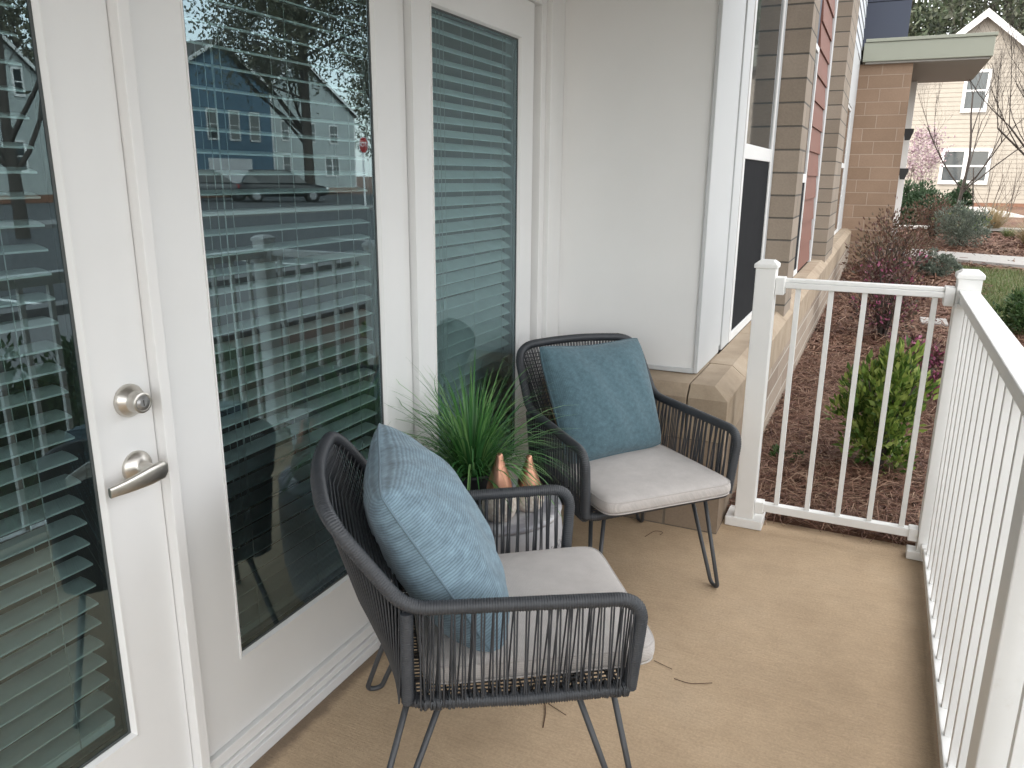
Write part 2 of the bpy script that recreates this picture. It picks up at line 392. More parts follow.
def fastmesh(name, V, F, mat, parent=None):
    """V (n,3), F (m,k) numpy"""
    me = bpy.data.meshes.new(name); V = V - np.array(root_loc(parent)); k = F.shape[1]
    me.vertices.add(len(V)); me.vertices.foreach_set('co', V.astype(np.float32).ravel())
    me.loops.add(F.size); me.loops.foreach_set('vertex_index', F.astype(np.int32).ravel())
    me.polygons.add(len(F)); me.polygons.foreach_set('loop_start', np.arange(0, F.size, k, dtype=np.int32)); me.polygons.foreach_set('loop_total', np.full(len(F), k, dtype=np.int32))
    me.update(calc_edges=True); me.validate(); me.materials.append(mat)
    o = bpy.data.objects.new(name, me); COL.objects.link(o)
    if parent is not None: o.parent = parent
    return o
rs = np.random.RandomState(5)
def unit(n):
    v = rs.normal(size=(n, 3)); return v / np.linalg.norm(v, axis=1)[:, None]
def leaves(name, P, D, Ln, Wd, mat, parent=None, fold=.25):
    """kite-shaped leaves at P pointing along D"""
    n = len(P); D = D / np.linalg.norm(D, axis=1)[:, None]; S = np.cross(D, unit(n)); S /= np.linalg.norm(S, axis=1)[:, None]; N = np.cross(D, S)
    Ln = np.broadcast_to(Ln, (n,))[:, None] * (0.7 + .6 * rs.rand(n, 1)); Wd = np.broadcast_to(Wd, (n,))[:, None] * (0.7 + .6 * rs.rand(n, 1))
    a = P; b = P + D * Ln * .45 + S * Wd * .5 + N * Wd * fold; c = P + D * Ln; d = P + D * Ln * .45 - S * Wd * .5 + N * Wd * fold
    V = np.stack([a, b, c, d], 1).reshape(-1, 3); i = np.arange(n)[:, None] * 4
    F = np.concatenate([i + np.array([[0, 1, 2]]), i + np.array([[0, 2, 3]])], 1).reshape(-1, 3)
    return fastmesh(name, V, F, mat, parent)
def blades(P, D, L, w, droop, seg=4):
    """arched grass blades; returns V,F quads"""
    n = len(P); Vs = []; side = np.cross(D, np.tile([0, 0, 1.], (n, 1))); side /= np.maximum(1e-6, np.linalg.norm(side, axis=1))[:, None]
    L = np.broadcast_to(L, (n,))[:, None]; w = np.broadcast_to(w, (n,))[:, None]; droop = np.broadcast_to(droop, (n,))[:, None]
    hor = D * np.array([1, 1, 0]); hor /= np.maximum(1e-6, np.linalg.norm(hor, axis=1))[:, None]
    p = P.copy(); d = D.copy()
    for k in range(seg + 1):
        t = k / seg; ww = w * (1 - t ** 1.6) + w * .08
        Vs.append(p - side * ww / 2); Vs.append(p + side * ww / 2)
        d = d + (hor * .5 - np.array([0, 0, 1.])) * droop * (.3 + t); d /= np.linalg.norm(d, axis=1)[:, None]; p = p + d * L / seg
    V = np.stack(Vs, 1).reshape(-1, 3); m = 2 * (seg + 1); F = []
    for k in range(seg): F.append(np.arange(n)[:, None] * m + np.array([[2 * k, 2 * k + 1, 2 * k + 3, 2 * k + 2]]))
    return V, np.concatenate(F, 0)

# ------------------------------------------------------------------ ground
def gz(x, y):
    z = np.interp(y, [-60, 3, 14, 18, 24, 30, 34, 60], [-.05, .02, .03, .06, .22, .46, .52, .6])
    return z
def road_side(x): return np.interp(x, [0, 3.2, 4.2, 7.5, 8.2, 500], [1, 1, .0, .0, 0, 0])
def gh(x, y):
    x_ = np.asarray(x, float); f = np.clip((np.asarray(y, float) - 10) / 6, 0, 1)
    near = gz(x, y) - .20 * np.clip((x_ - 2.2) / 2.0, 0, 1); far = gz(x, y)
    z = near * (1 - f) + far * f; k = np.clip((x_ - 6.3) / 1.0, 0, 1); k = k * k * (3 - 2 * k)
    return z * (1 - k) - .36 * k
def grid(name, xs, ys, zf, mat, dz=0.0):
    X, Y = np.meshgrid(xs, ys, indexing='ij'); Z = zf(X, Y) + dz; V = np.stack([X, Y, Z], -1).reshape(-1, 3); nx, ny = len(xs), len(ys)
    i, j = np.meshgrid(np.arange(nx - 1), np.arange(ny - 1), indexing='ij'); a = (i * ny + j).ravel(); F = np.stack([a, a + ny, a + ny + 1, a + 1], 1)
    o = fastmesh(name, V, F, mat); o.data.polygons.foreach_set('use_smooth', [True] * len(o.data.polygons)); return o
xs = np.unique(np.concatenate([np.array([-400, -100, -30, -8, -3, 0.]), np.linspace(.6, 5, 30), np.linspace(5, 24, 30), np.array([30, 40, 60, 100, 200, 500.])]))
ys = np.unique(np.concatenate([np.array([-400, -100, -40, -20, -10, -5, 0, 2., 3.1, 3.19]), np.linspace(3.3, 20, 60), np.linspace(20, 40, 30), np.array([50, 70, 100, 200, 500.])]))
def main_ground(X, Y):
    z = gh(X, Y); inside = (Y < 3.15) & (X < 1.75); return np.where(inside, z - .35, z)
tag(grid('mulch_ground', xs, ys, main_ground, M['mulch']), 'red-brown mulch ground stretching past the railing', 'ground', kind='structure')
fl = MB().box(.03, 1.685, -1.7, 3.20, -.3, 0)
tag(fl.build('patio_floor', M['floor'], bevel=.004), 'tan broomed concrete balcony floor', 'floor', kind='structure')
# walkway crossing the bed, far walk, driveway
def strip(name, pts, w, mat, dz, label, cat, thick=.05):
    m = MB(); A = []; pts = [Vector(p) for p in fillet([(*p, 0) for p in pts], 1.5, 8)]
    for i, p in enumerate(pts):
        t = (pts[min(i + 1, len(pts) - 1)] - pts[max(i - 1, 0)]).normalized(); n = Vector((-t.y, t.x, 0))
        for s_ in (-1, 1):
            q = p + n * s_ * w / 2; z = float(gh(q.x, q.y)) + dz; A.append((q.x, q.y, z)); 
        for s_ in (-1, 1):
            q = p + n * s_ * w / 2; z = float(gh(q.x, q.y)) + dz - thick; A.append((q.x, q.y, z))
    fs = []
    for i in range(len(pts) - 1):
        a = i * 4; b = a + 4; fs += [(a, a + 1, b + 1, b), (a + 2, b + 2, b + 3, a + 3), (a, b, b + 2, a + 2), (a + 1, a + 3, b + 3, b + 1)]
    m.add(A, fs); return tag(m.build(name, mat), label, cat, kind='structure')
strip('walkway', [(1.5, 16.4), (2.6, 15.9), (3.6, 15.5), (12, 13.5)], 1.25, M['concrete_pale'], .075, 'pale concrete walkway curving through the mulch bed', 'path')
strip('far_walkway', [(1.5, 22.4), (3.0, 22.7), (5, 22.6), (14, 21)], .5, M['concrete_pale'], .09, 'narrow pale walk behind the shrubs', 'path')
strip('driveway', [(-6, 29.4), (3, 29.6), (9, 29.6), (24, 29.0)], 3.6, M['concrete_pale'], .04, 'grey concrete driveway in front of the cream house', 'road')
strip('driveway_kerb', [(-6, 27.3), (3, 27.5), (9, 27.5), (24, 26.9)], .2, M['stripe'], .16, 'pale kerb of the driveway', 'kerb', .15)
# street side (seen mirrored in the glass doors)
def flat(name, x0, x1, y0, y1, z0, z1, mat, label, cat): return tag(MB().box(x0, x1, y0, y1, z0, z1).build(name, mat), label, cat, kind='structure')
flat('sidewalk', 4.4, 6.9, -30, 13.0, -.25, -.125, M['pavement'], 'grey sidewalk along the street', 'pavement')
flat('street_road', 7.4, 20, -60, 140, -.35, -.135, M['asphalt'], 'dark asphalt street', 'road')
flat('street_kerb', 7.1, 7.4, -60, 140, -.3, -.05, M['pavement'], 'near kerb of the street', 'kerb')
flat('far_kerb', 20, 22.0, -60, 140, -.3, -.02, M['pavement'], 'far kerb and pavement of the street', 'kerb')
flat('far_parking_lot', 22.05, 36, -20, 140, -.3, -.08, M['asphalt'], 'asphalt parking court before the houses', 'road')
for i in range(4):
    y0 = 1 + i * 5.0
    tag(MB().box(7.6, 11.2, y0, y0 + .1, -.14, -.131).build('parking_stripe', M['stripe']), 'white painted parking stripe on the asphalt', 'marking', 'parking stripes on the street', 'structure')

# pine straw: many thin needles
def straw(n, x0, x1, y0, y1, L, w, seed):
    r = np.random.RandomState(seed); X = x0 + (x1 - x0) * r.rand(n); Y = y0 + (y1 - y0) * r.rand(n) ** 1.0
    keep = ~((X > 2.45 + .18 * np.sin(Y * 1.7)) & (Y > 8.6) & (Y < 14.6)); X = X[keep]; Y = Y[keep]; n = len(X)
    Z = gh(X, Y) + .004 + .028 * r.rand(n) ** 2
    a = r.rand(n) * 2 * math.pi; tl = r.normal(0, .16, n); D = np.stack([np.cos(a) * np.cos(tl), np.sin(a) * np.cos(tl), np.sin(tl)], 1)
    S = np.stack([-np.sin(a), np.cos(a), np.zeros(n)], 1); N = np.cross(D, S); P = np.stack([X, Y, Z], 1)
    l = (L * (.5 + r.rand(n)))[:, None]; bend = (r.normal(0, .16, n))[:, None]; b2 = r.normal(.05, .1, n)[:, None]; ww = w * (.6 + .8 * r.rand(n))[:, None]
    pts = [P - D * l / 2, P + S * bend * l * .5 + np.abs(N) * b2 * l, P + D * l / 2]
    Vs = []
    for p in pts: Vs += [p - S * ww / 2, p + S * ww / 2 + np.array([0, 0, 1]) * ww * .4]
    V = np.stack(Vs, 1).reshape(-1, 3); i = np.arange(n)[:, None] * 6
    F = np.concatenate([i + np.array([[0, 1, 3, 2]]), i + np.array([[2, 3, 5, 4]])], 0)
    return V, F
parts = [straw(54000, .83, 2.6, 3.17, 6.6, .11, .0026, 1), straw(22000, .83, 3.0, 6.6, 11, .15, .006, 2), straw(14000, .83, 5, 11, 22, .22, .012, 3)]
V = np.concatenate([p[0] for p in parts]); offs = np.cumsum([0] + [len(p[0]) for p in parts[:-1]]); F = np.concatenate([p[1] + o for p, o in zip(parts, offs)])
tag(fastmesh('pine_straw', V, F, M['straw']), 'loose red-brown pine straw covering the bed beyond the railing', 'pine straw', kind='stuff')
# lawn patch at right and along the street side
lx = np.linspace(2.95, 7.6, 14); 
o = grid('lawn', np.linspace(2.5, 9, 14), np.linspace(8.8, 14.2, 20), gh, M['lawn'], .012); tag(o, 'patchy green lawn beside the walkway', 'lawn', kind='structure')
r = np.random.RandomState(9); n = 26000
X = 2.4 + 4.0 * r.rand(n) ** 1.4; Y = 8.4 + 6.2 * r.rand(n); a = r.rand(n) * 6.28; D = np.stack([np.cos(a) * .5, np.sin(a) * .5, np.ones(n)], 1); D /= np.linalg.norm(D, axis=1)[:, None]
V, F = blades(np.stack([X, Y, gh(X, Y)], 1), D, .05 + .05 * r.rand(n), .008, .2, 2)
tag(fastmesh('lawn_grass', V, F, M['lawn_blade']), 'short patchy green and straw-coloured lawn grass', 'grass', kind='stuff')
n = 26000; X = 1.75 + 2.5 * r.rand(n); Y = -4 + 9.2 * r.rand(n); a = r.rand(n) * 6.28; D = np.stack([np.cos(a) * .6, np.sin(a) * .6, np.ones(n)], 1); D /= np.linalg.norm(D, axis=1)[:, None]
V, F = blades(np.stack([X, Y, gh(X, Y) - .01], 1), D, .09 + .08 * r.rand(n), .009, .3, 2)
tag(fastmesh('ground_cover', V, F, M['leaf_hedge']), 'dark green ground cover outside the long railing', 'ground cover', kind='stuff')

# ------------------------------------------------------------------ the apartment building
bld = thing('apartment_building', 'apartment building with white glass doors, grey return panel and tan block piers', 'building', (0, 3.15, 0))
ZC = 2.72                                                   # balcony ceiling
# --- doors
GZ0, GZ1 = .278, 1.922
def door(y0, y1, g0, g1, label, x=0.0, t=.045):
    m = MB(); z0, z1 = .085, 2.055
    m.box(x - t, x, y0, g0, z0, z1).box(x - t, x, g1, y1, z0, z1).box(x - t, x, g0, g1, z0, GZ0).box(x - t, x, g0, g1, GZ1, z1)
    d = m.build('door', M['door'], bld); d['label'] = label
    b = MB(); w = .009                                       # glazing bead, a shallow bevelled ring round the pane
    for (ya, yb, za, zb) in ((g0, g0 + w, GZ0, GZ1), (g1 - w, g1, GZ0, GZ1)):
        s_ = 1 if ya == g0 else -1
        yo, yi = (ya, yb) if s_ > 0 else (yb, ya)
        b.prism([(x + .004, yo), (x + .004, yo + s_ * .003), (x - .006, yi), (x - .03, yi), (x - .03, yo)], 'z', GZ0, GZ1)
    for zo, s_ in ((GZ0, 1), (GZ1, -1)):
        b.prism([(x + .004, zo), (x + .004, zo + s_ * .003), (x - .006, zo + s_ * w), (x - .03, zo + s_ * w), (x - .03, zo)], 'y', g0 + .001, g1 - .001)
    b.build('glazing_bead', M['casing'], d)
    s2 = MB(); k = .006
    s2.box(x - .024, x - .0075, g0 + w, g0 + w + k, GZ0 + w, GZ1 - w).box(x - .024, x - .0075, g1 - w - k, g1 - w, GZ0 + w, GZ1 - w).box(x - .024, x - .0075, g0 + w + k, g1 - w - k, GZ0 + w, GZ0 + w + k).box(x - .024, x - .0075, g0 + w + k, g1 - w - k, GZ1 - w - k, GZ1 - w)
    s2.build('glass_seal', M['seal'], d)
    p = MB().add([(x - .009, g0 + .005, GZ0 + .005), (x - .009, g1 - .005, GZ0 + .005), (x - .009, g1 - .005, GZ1 - .005), (x - .009, g0 + .005, GZ1 - .005)], [(0, 1, 2, 3)])
    p.build('pane', M['glass'], d, fixn=False)
    return d
d0 = door(-.86, .019, -.73, -.10, 'white glazed door behind the viewer')
d1 = door(.06, .978, .19, .850, 'white glazed door with nickel deadbolt and lever, at left')
d2 = door(1.008, 1.927, 1.148, 1.812, 'middle white glazed door with no handle in view')
d3 = door(2.000, 2.885, 2.105, 2.766, 'white glazed door nearest the grey return panel')
def knob_thing():
    c = (0.0, .925, .992)
    m = MB().lathe([(.033, 0), (.033, .006), (.030, .012), (.021, .020), (.0195, .034), (.021, .037), (.0205, .041), (.016, .0425), (.0155, .041)], c, 40, 'x')
    o = m.build('deadbolt', M['nickel'], d1, bevel=.0006)
    m = MB().lathe([(.0145, .036), (.0145, .0425), (.008, .0428), (.008, .0432)], c, 28, 'x'); 
    m.build('lock_cylinder', M['steel'], d1)
    MB().box(.0432, .0438, .9242, .9258, .986, .998).build('keyway', M['black'], d1)
    c = (0.0, .925, .854)
    m = MB().lathe([(.033, 0), (.033, .005), (.031, .009), (.020, .016), (.014, .020), (.0125, .052), (.013, .058), (.0, .058)], c, 40, 'x', caps=False)
    # the lever blade: swept, tapering towards the camera side
    base = len(m.v); secs = [(.024, .056, .012, .006), (.012, .060, .0185, .008), (-.02, .061, .0185, .007), (-.06, .059, .0145, .0055), (-.092, .053, .011, .0045), (-.102, .050, .0105, .0045)]
    vs = []; n = 14
    for (dy, dx, hh, th) in secs:
        for k in range(n):
            a = 2 * math.pi * k / n; ca, sa = math.cos(a), math.sin(a)
            vs.append((dx + th * math.copysign(abs(ca) ** .6, ca), .925 + dy, .854 + hh * math.copysign(abs(sa) ** .8, sa) - .10 * max(0, -dy) ))
    fs = [tuple(range(n)), tuple(reversed(range((len(secs) - 1) * n, len(secs) * n)))]
    for i in range(len(secs) - 1):
        for k in range(n): fs.append((i * n + k, (i + 1) * n + k, (i + 1) * n + (k + 1) % n, i * n + (k + 1) % n))
    m.add(vs, fs, True); m.build('lever_handle', M['nickel'], d1, bevel=.0008)
    m = MB().lathe([(.0022, 0), (.0022, .001)], (.0655, .893, .851), 12, 'x'); m.build('set_screw', M['dark'], d1)
    MB().box(-.03, -.012, .9785, .9795, .80, .88).build('latch_plate', M['dark'], d1)
knob_thing()
# --- frame between and around the doors
m = MB()
m.box(-.06, .026, .980, 1.006, .0, 2.09)                    # astragal right of the handled door
m.box(-.06, .010, .022, .056, .0, 2.09)
m.box(-.06, -.024, 1.930, 1.997, .0, 2.09)                  # recessed mullion
m.box(-.06, -.012, 1.930, 1.952, .0, 2.09)
m.box(-.06, -.024, 2.888, 2.934, .0, 2.09)
m.box(-.06, -.008, 2.888, 2.906, .0, 2.09)
m.build('door_mullion', M['casing'], bld, bevel=.002)
m = MB(); m.box(-.06, .012, 2.936, 2.985, 0, 2.16).box(-.06, .034, 2.985, 3.045, 0, 2.16).box(-.06, .024, 3.045, 3.149, 0, 2.16)
m.box(-.06, .034, -1.2, 2.936, 2.092, 2.16).box(-.06, .012, -1.2, 2.936, 2.058, 2.090)
m.build('door_casing', M['casing'], bld, bevel=.003)
m = MB(); m.box(-.055, .014, -1.2, 2.934, .052, .083).box(-.055, .022, -1.2, 2.934, .030, .050).box(-.055, .030, -1.2, 2.934, -.02, .028)
m.build('door_threshold', M['casing'], bld, bevel=.002)
MB().box(-.05, .006, -1.2, 2.934, .046, .056).build('threshold_gap', M['dark'], bld)
MB().box(-.3, -.001, -4, 3.148, 2.162, ZC).box(-.3, -.001, -4, -.87, -.3, 2.16).build('door_wall', M['panel'], bld)
MB().box(-.3, 1.9, -1.7, 3.6, ZC, ZC + .25).build('balcony_ceiling', M['ceiling'], bld)
m = MB(); m.box(1.64, 1.90, -1.7, 3.35, 2.36, ZC - .001).box(.68, 1.638, 3.17, 3.35, 2.36, ZC - .001); m.build('added_shade_beam', M['ceiling'], bld)  # unseen beams added to darken the upper part of the return panel
# --- room behind the glass
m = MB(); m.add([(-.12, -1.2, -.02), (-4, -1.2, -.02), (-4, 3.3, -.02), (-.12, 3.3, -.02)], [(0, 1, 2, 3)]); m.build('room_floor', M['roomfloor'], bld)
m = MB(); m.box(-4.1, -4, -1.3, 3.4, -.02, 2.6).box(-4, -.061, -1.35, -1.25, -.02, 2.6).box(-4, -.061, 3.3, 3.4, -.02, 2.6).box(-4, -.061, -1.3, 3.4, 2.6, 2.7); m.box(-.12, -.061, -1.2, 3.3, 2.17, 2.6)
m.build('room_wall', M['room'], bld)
# --- grey return panel and its trim
PX = .66
MB().box(-.05, PX - .019, 3.150, 3.25, .630, ZC - .001).build('return_panel', M['panel'], bld)
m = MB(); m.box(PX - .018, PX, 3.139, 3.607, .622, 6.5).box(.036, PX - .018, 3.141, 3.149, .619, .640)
m.build('corner_board', M['board_shaded'], bld, bevel=.003)
m = MB(); m.box(.45, PX - .005, 3.612, 3.66, .645, 6.5); m.build('corner_trim', M['board_shaded'], bld, bevel=.002)
MB().box(PX - .020, PX - .004, 3.6075, 3.6115, .64, 6.5).build('board_joint', M['seal'], bld)
# --- stone base, cap and plinth wall
yb0, yb1, xb = 2.947, 14.3, .826
MB().box(.032, xb - .004, yb0 + .004, 3.62, -.05, .392).build('pier_plinth', M['block'], bld)
# capstones: sloped, butted blocks with dark joints
m = MB()
def capy(x0, x1):       # return side, facing the balcony
    m.prism([(yb0, .395), (yb0, .568), (yb0 + .040, .617), (3.60, .617), (3.60, .395)], 'x', x0, x1)
for x0, x1 in ((.034, .250), (.256, .662)): capy(x0, x1)
# corner stone with a mitred slope
cx0 = .668; ax_ = xb - .062; ay_ = yb0 + .040
vs = [(cx0, yb0, .395), (xb, yb0, .395), (xb, 3.38, .395), (cx0, 3.38, .395),
      (cx0, yb0, .568), (xb, yb0, .568), (xb, 3.38, .568), (cx0, ay_, .617), (ax_, ay_, .617), (ax_, 3.38, .617), (cx0, 3.38, .617)]
m.add(vs, [(0, 3, 2, 1), (0, 1, 5, 4), (1, 2, 6, 5), (4, 5, 8, 7), (5, 6, 9, 8), (7, 8, 9, 10), (0, 4, 7, 10, 3), (2, 3, 10, 9, 6)])
y = 3.386
while y < yb1 - .1:
    y2 = min(y + .78, yb1)
    m.prism([(PX + .004, .395), (xb, .395), (xb, .568), (xb - .062, .617), (PX + .004, .619)], 'y', y, y2 - .006); y = y2
m.build('capstone', M['stone'], bld, bevel=.002)
MB().box(.3, xb - .012, 3.0, yb1, .3, .565).build('cap_mortar', M['dark'], bld)
MB().box(.3, xb - .002, 3.62, yb1, -.3, .392).build('base_wall', M['thin_block'], bld)
# --- windows in the long wall
def window(y0, y1, z0, z1, zm, label, screen=True, depth=0.0, mull=0):
    x = PX - depth; f = MB(); w = .045
    q = x + .006; f.box(x - .06, q, y0, y0 + w, z0, z1).box(x - .06, q, y1 - w, y1, z0, z1).box(x - .06, q, y0 + w, y1 - w, z0, z0 + w).box(x - .06, q, y0 + w, y1 - w, z1 - w, z1)
    f.box(x - .05, x + .004, y0 + w, y1 - w, zm - .035, zm + .035)
    for k in range(mull): ym = y0 + (y1 - y0) * (k + 1) / (mull + 1); f.box(x - .055, x + .008, ym - .04, ym + .04, z0 + w, z1 - w)
    o = f.build('window', M['casing'], bld, bevel=.003); o['label'] = label
    MB().box(x - .008, x - .003, y0 + w, y1 - w, zm + .035, z1 - w).build('window_pane', M['darkglass'], o)
    MB().box(x - .008, x - .002, y0 + w, y1 - w, z0 + w, zm - .035).build('insect_screen' if screen else 'lower_pane', M['screen'] if screen else M['darkglass'], o)
    return o
window(3.85, 4.85, .622, 3.2, 1.545, 'tall sash window with dark lower screen nearest the balcony')
window(6.05, 7.14, .622, 2.44, 1.42, 'sash window between the pier and the red siding')
window(10.0, 13.2, .622, 2.42, 1.60, 'triple white window near the entrance block', False, 0, 2)
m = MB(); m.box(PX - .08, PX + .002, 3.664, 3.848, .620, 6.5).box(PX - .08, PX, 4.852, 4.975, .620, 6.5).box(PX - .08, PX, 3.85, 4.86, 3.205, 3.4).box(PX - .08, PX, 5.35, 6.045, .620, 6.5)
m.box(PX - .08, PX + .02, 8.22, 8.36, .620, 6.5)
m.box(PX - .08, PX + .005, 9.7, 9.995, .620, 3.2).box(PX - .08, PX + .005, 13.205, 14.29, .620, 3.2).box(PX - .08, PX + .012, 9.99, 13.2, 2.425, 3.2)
m.build('wall_trim', M['board_shaded'], bld, bevel=.003)
MB().box(PX - .08, PX - .01, 6.05, 7.14, 2.445, 6.5).box(PX - .08, PX - .01, 3.85, 4.86, 3.41, 6.5).build('navy_panel', M['navy'], bld)
def laps(name, mat, y0, y1, z0, z1, pitch, x, parent, axis='y', x0=None, x1=None, yy=None):
    """lap siding as real overlapping boards"""
    m = MB(); z = z0
    while z < z1 - .02:
        zt = min(z + pitch, z1)
        if axis == 'y': m.prism([(x - .03, z), (x + .016, z), (x + .002, zt), (x - .03, zt)], 'y', y0, y1)
        else: m.prism([(yy + .03, z), (yy - .016, z), (yy - .002, zt), (yy + .03, zt)], 'x', x0, x1)
        z = zt
    return m.build(name, mat, parent)
laps('red_siding', M['redsiding'], 7.145, 8.218, .642, 6.5, .2, PX - .005, bld)
laps('white_siding', M['whitesiding'], 9.7, 14.28, 3.21, 7.5, .16, PX, bld)
MB().box(PX - .1, PX + .142, 4.98, 5.34, .575, 6.5).build('brick_pier', M['block_pier'], bld)
MB().box(PX - .1, PX + .138, 8.55, 9.69, .575, 6.5).build('brick_pier', M['block_pier'], bld)
MB().box(-.3, PX - .09, 3.26, 14.2, .57, 7.5).build('wall_core', M['panel'], bld)
MB().box(-3, 1.0, 3.62, 14.2, 6.51, 9.0).build('upper_storey', M['whitesiding'], bld)
MB().box(-9, -.3, -18, 3.6, ZC + .26, 9.0).box(-.3, 1.9, -1.7, 3.6, ZC + .26, 9.0).build('storey_above', M['whitesiding'], bld)
MB().box(-9, -4.15, -18, 14, -.3, ZC + .25).build('rear_mass', M['panel'], bld)
MB().box(-4.1, -.31, -18, -4.1, -.3, ZC + .25).build('side_mass', M['panel'], bld)
# --- entrance block, canopy, navy storey
MB().box(-3, 1.43, 14.3, 19.0, -.2, 3.165).build('entrance_block', M['entry_brick'], bld)
m = MB(); m.box(.70, 2.478, 14.18, 17.35, 3.19, 3.47); m.build('canopy', M['fascia'], bld, bevel=.01)
MB().box(.72, 2.50, 14.16, 17.37, 3.472, 3.52).build('canopy_cap', M['fascia'], bld, bevel=.005)
MB().box(.74, 2.44, 14.22, 17.3, 3.160, 3.188).build('canopy_soffit', M['soffit'], bld)
m = MB()
for z0, z1 in ((3.53, 4.19), (4.20, 5.3), (5.31, 8.5)): m.box(-2, 1.30, 15.0, 19, z0, z1)
m.build('navy_storey', M['navy'], bld, bevel=.004)
MB().box(-1.9, 1.28, 15.02, 18.9, 3.5, 8.4).build('navy_joint', M['dark'], bld)
m = MB(); m.box(1.44, 1.56, 17.0, 17.1, .05, 3.16); m.box(1.44, 1.60, 16.95, 17.15, .02, .12)
m.build('canopy_post', M['casing'], bld, bevel=.005)
for z in (1.55, 2.25): MB().prism([(1.44, z + .06), (1.60, z + .06), (1.60, z), (1.55, z - .14), (1.47, z - .14), (1.44, z)], 'y', 16.6, 16.7).build('wall_lantern', M['black'], bld)

# ------------------------------------------------------------------ blinds
def blind(g0, g1, label, tilt=.0038):
    BX = -.046; HW = .0215
    t = thing('window_blind', label, 'blind', (BX, (g0 + g1) / 2, .3), 0, 'venetian blinds behind the glass doors')
    m = MB(); z = 1.905; y0, y1 = g0 + .014, g1 - .020; k = 0
    while z > .318:
        sag = .0012 * math.sin(k * 2.3); skew = .0016 * math.sin(k * 1.7 + g0); xs_ = [BX + HW * q for q in (-1, -.5, 0, .5, 1)]; n = 5; vs = []
        for th in (0, -.0036):
            for yy, e in ((y0, -1), (y1, 1)):
                for xx in xs_:
                    u_ = (xx - BX) / HW; vs.append((xx, yy, z + .0022 * (1 - u_ * u_) - tilt * u_ + sag + skew * e + th))
        fs = []
        for i in range(n - 1): fs += [(i, i + 1, n + i + 1, n + i), (2 * n + i, 3 * n + i, 3 * n + i + 1, 2 * n + i + 1), (i, 2 * n + i, 2 * n + i + 1, i + 1), (n + i, n + i + 1, 3 * n + i + 1, 3 * n + i)]
        fs += [(0, n, 3 * n, 2 * n), (n - 1, 3 * n - 1, 4 * n - 1, 2 * n - 1)]
        m.add(vs, fs, False); z -= .0435; k += 1
    m.build('slats', M['blind'], t)
    MB().box(BX - HW, BX + HW, y0, y1, z + .016, z + .034).build('bottom_rail', M['blind'], t, bevel=.003)
    c = MB()
    for fy in (.13, .5, .87):
        yy = y0 + (y1 - y0) * fy
        for xx in (BX + HW + .002, BX - HW - .002): c.tube([(xx, yy, z + .02), (xx, yy, 1.915)], .0010, 5)
    for q, yy in enumerate((y0 + .055, y0 + .075, y0 + .10)): c.tube([(BX + HW + .004, yy, .55 + .12 * q), (BX + HW + .004, yy + .004, 1.2), (BX + HW + .004, yy, 1.915)], .0010, 5)
    c.build('cord', M['cord'], t)
blind(-.73, -.10, 'venetian blind behind the door glass out of view at far left')
blind(.19, .842, 'white venetian blind behind the glass of the door with the lever handle')
blind(1.148, 1.812, 'white venetian blind behind the middle glass door')
blind(2.105, 2.755, 'white venetian blind behind the glass door nearest the grey panel', .0120)
# pale sill stool seen low behind the panes
MB().box(-.20, -.0605, .19, 2.76, .262, .276).build('inner_sill', M['blind'], bld)

# ------------------------------------------------------------------ railing
rail = thing('balcony_railing', 'white metal balcony railing with square posts and thin balusters', 'railing', (1.60, 3.11, 0))
YE = 3.105; XR = 1.598
def post(cx, cy, w=.076, h=1.085):
    p = MB().box(cx - w / 2, cx + w / 2, cy - w / 2, cy + w / 2, .001, h).build('post', M['rail'], rail, bevel=.003)
    c = w / 2 + .006
    m = MB(); vs = [(cx - c, cy - c, h), (cx + c, cy - c, h), (cx + c, cy + c, h), (cx - c, cy + c, h), (cx - c, cy - c, h + .016), (cx + c, cy - c, h + .016), (cx + c, cy + c, h + .016), (cx - c, cy + c, h + .016)]
    q = w / 2 - .012; vs += [(cx - q, cy - q, h + .03), (cx + q, cy - q, h + .03), (cx + q, cy + q, h + .03), (cx - q, cy + q, h + .03)]
    m.add(vs, [(3, 2, 1, 0), (0, 1, 5, 4), (1, 2, 6, 5), (2, 3, 7, 6), (3, 0, 4, 7), (4, 5, 9, 8), (5, 6, 10, 9), (6, 7, 11, 10), (7, 4, 8, 11), (8, 9, 10, 11)])
    m.build('post_cap', M['rail'], p, bevel=.003); return p
p1 = post(.909, YE); p2 = post(XR, YE); p3 = post(XR + .002, 1.355, .084)
MB().box(.835, .985, YE - .045, YE + .085, .001, .042).build('post_base', M['rail'], p1, bevel=.004)
for cx, cy in ((XR, 1.43), (XR, -.9)): pass
p4 = post(XR, -.75)
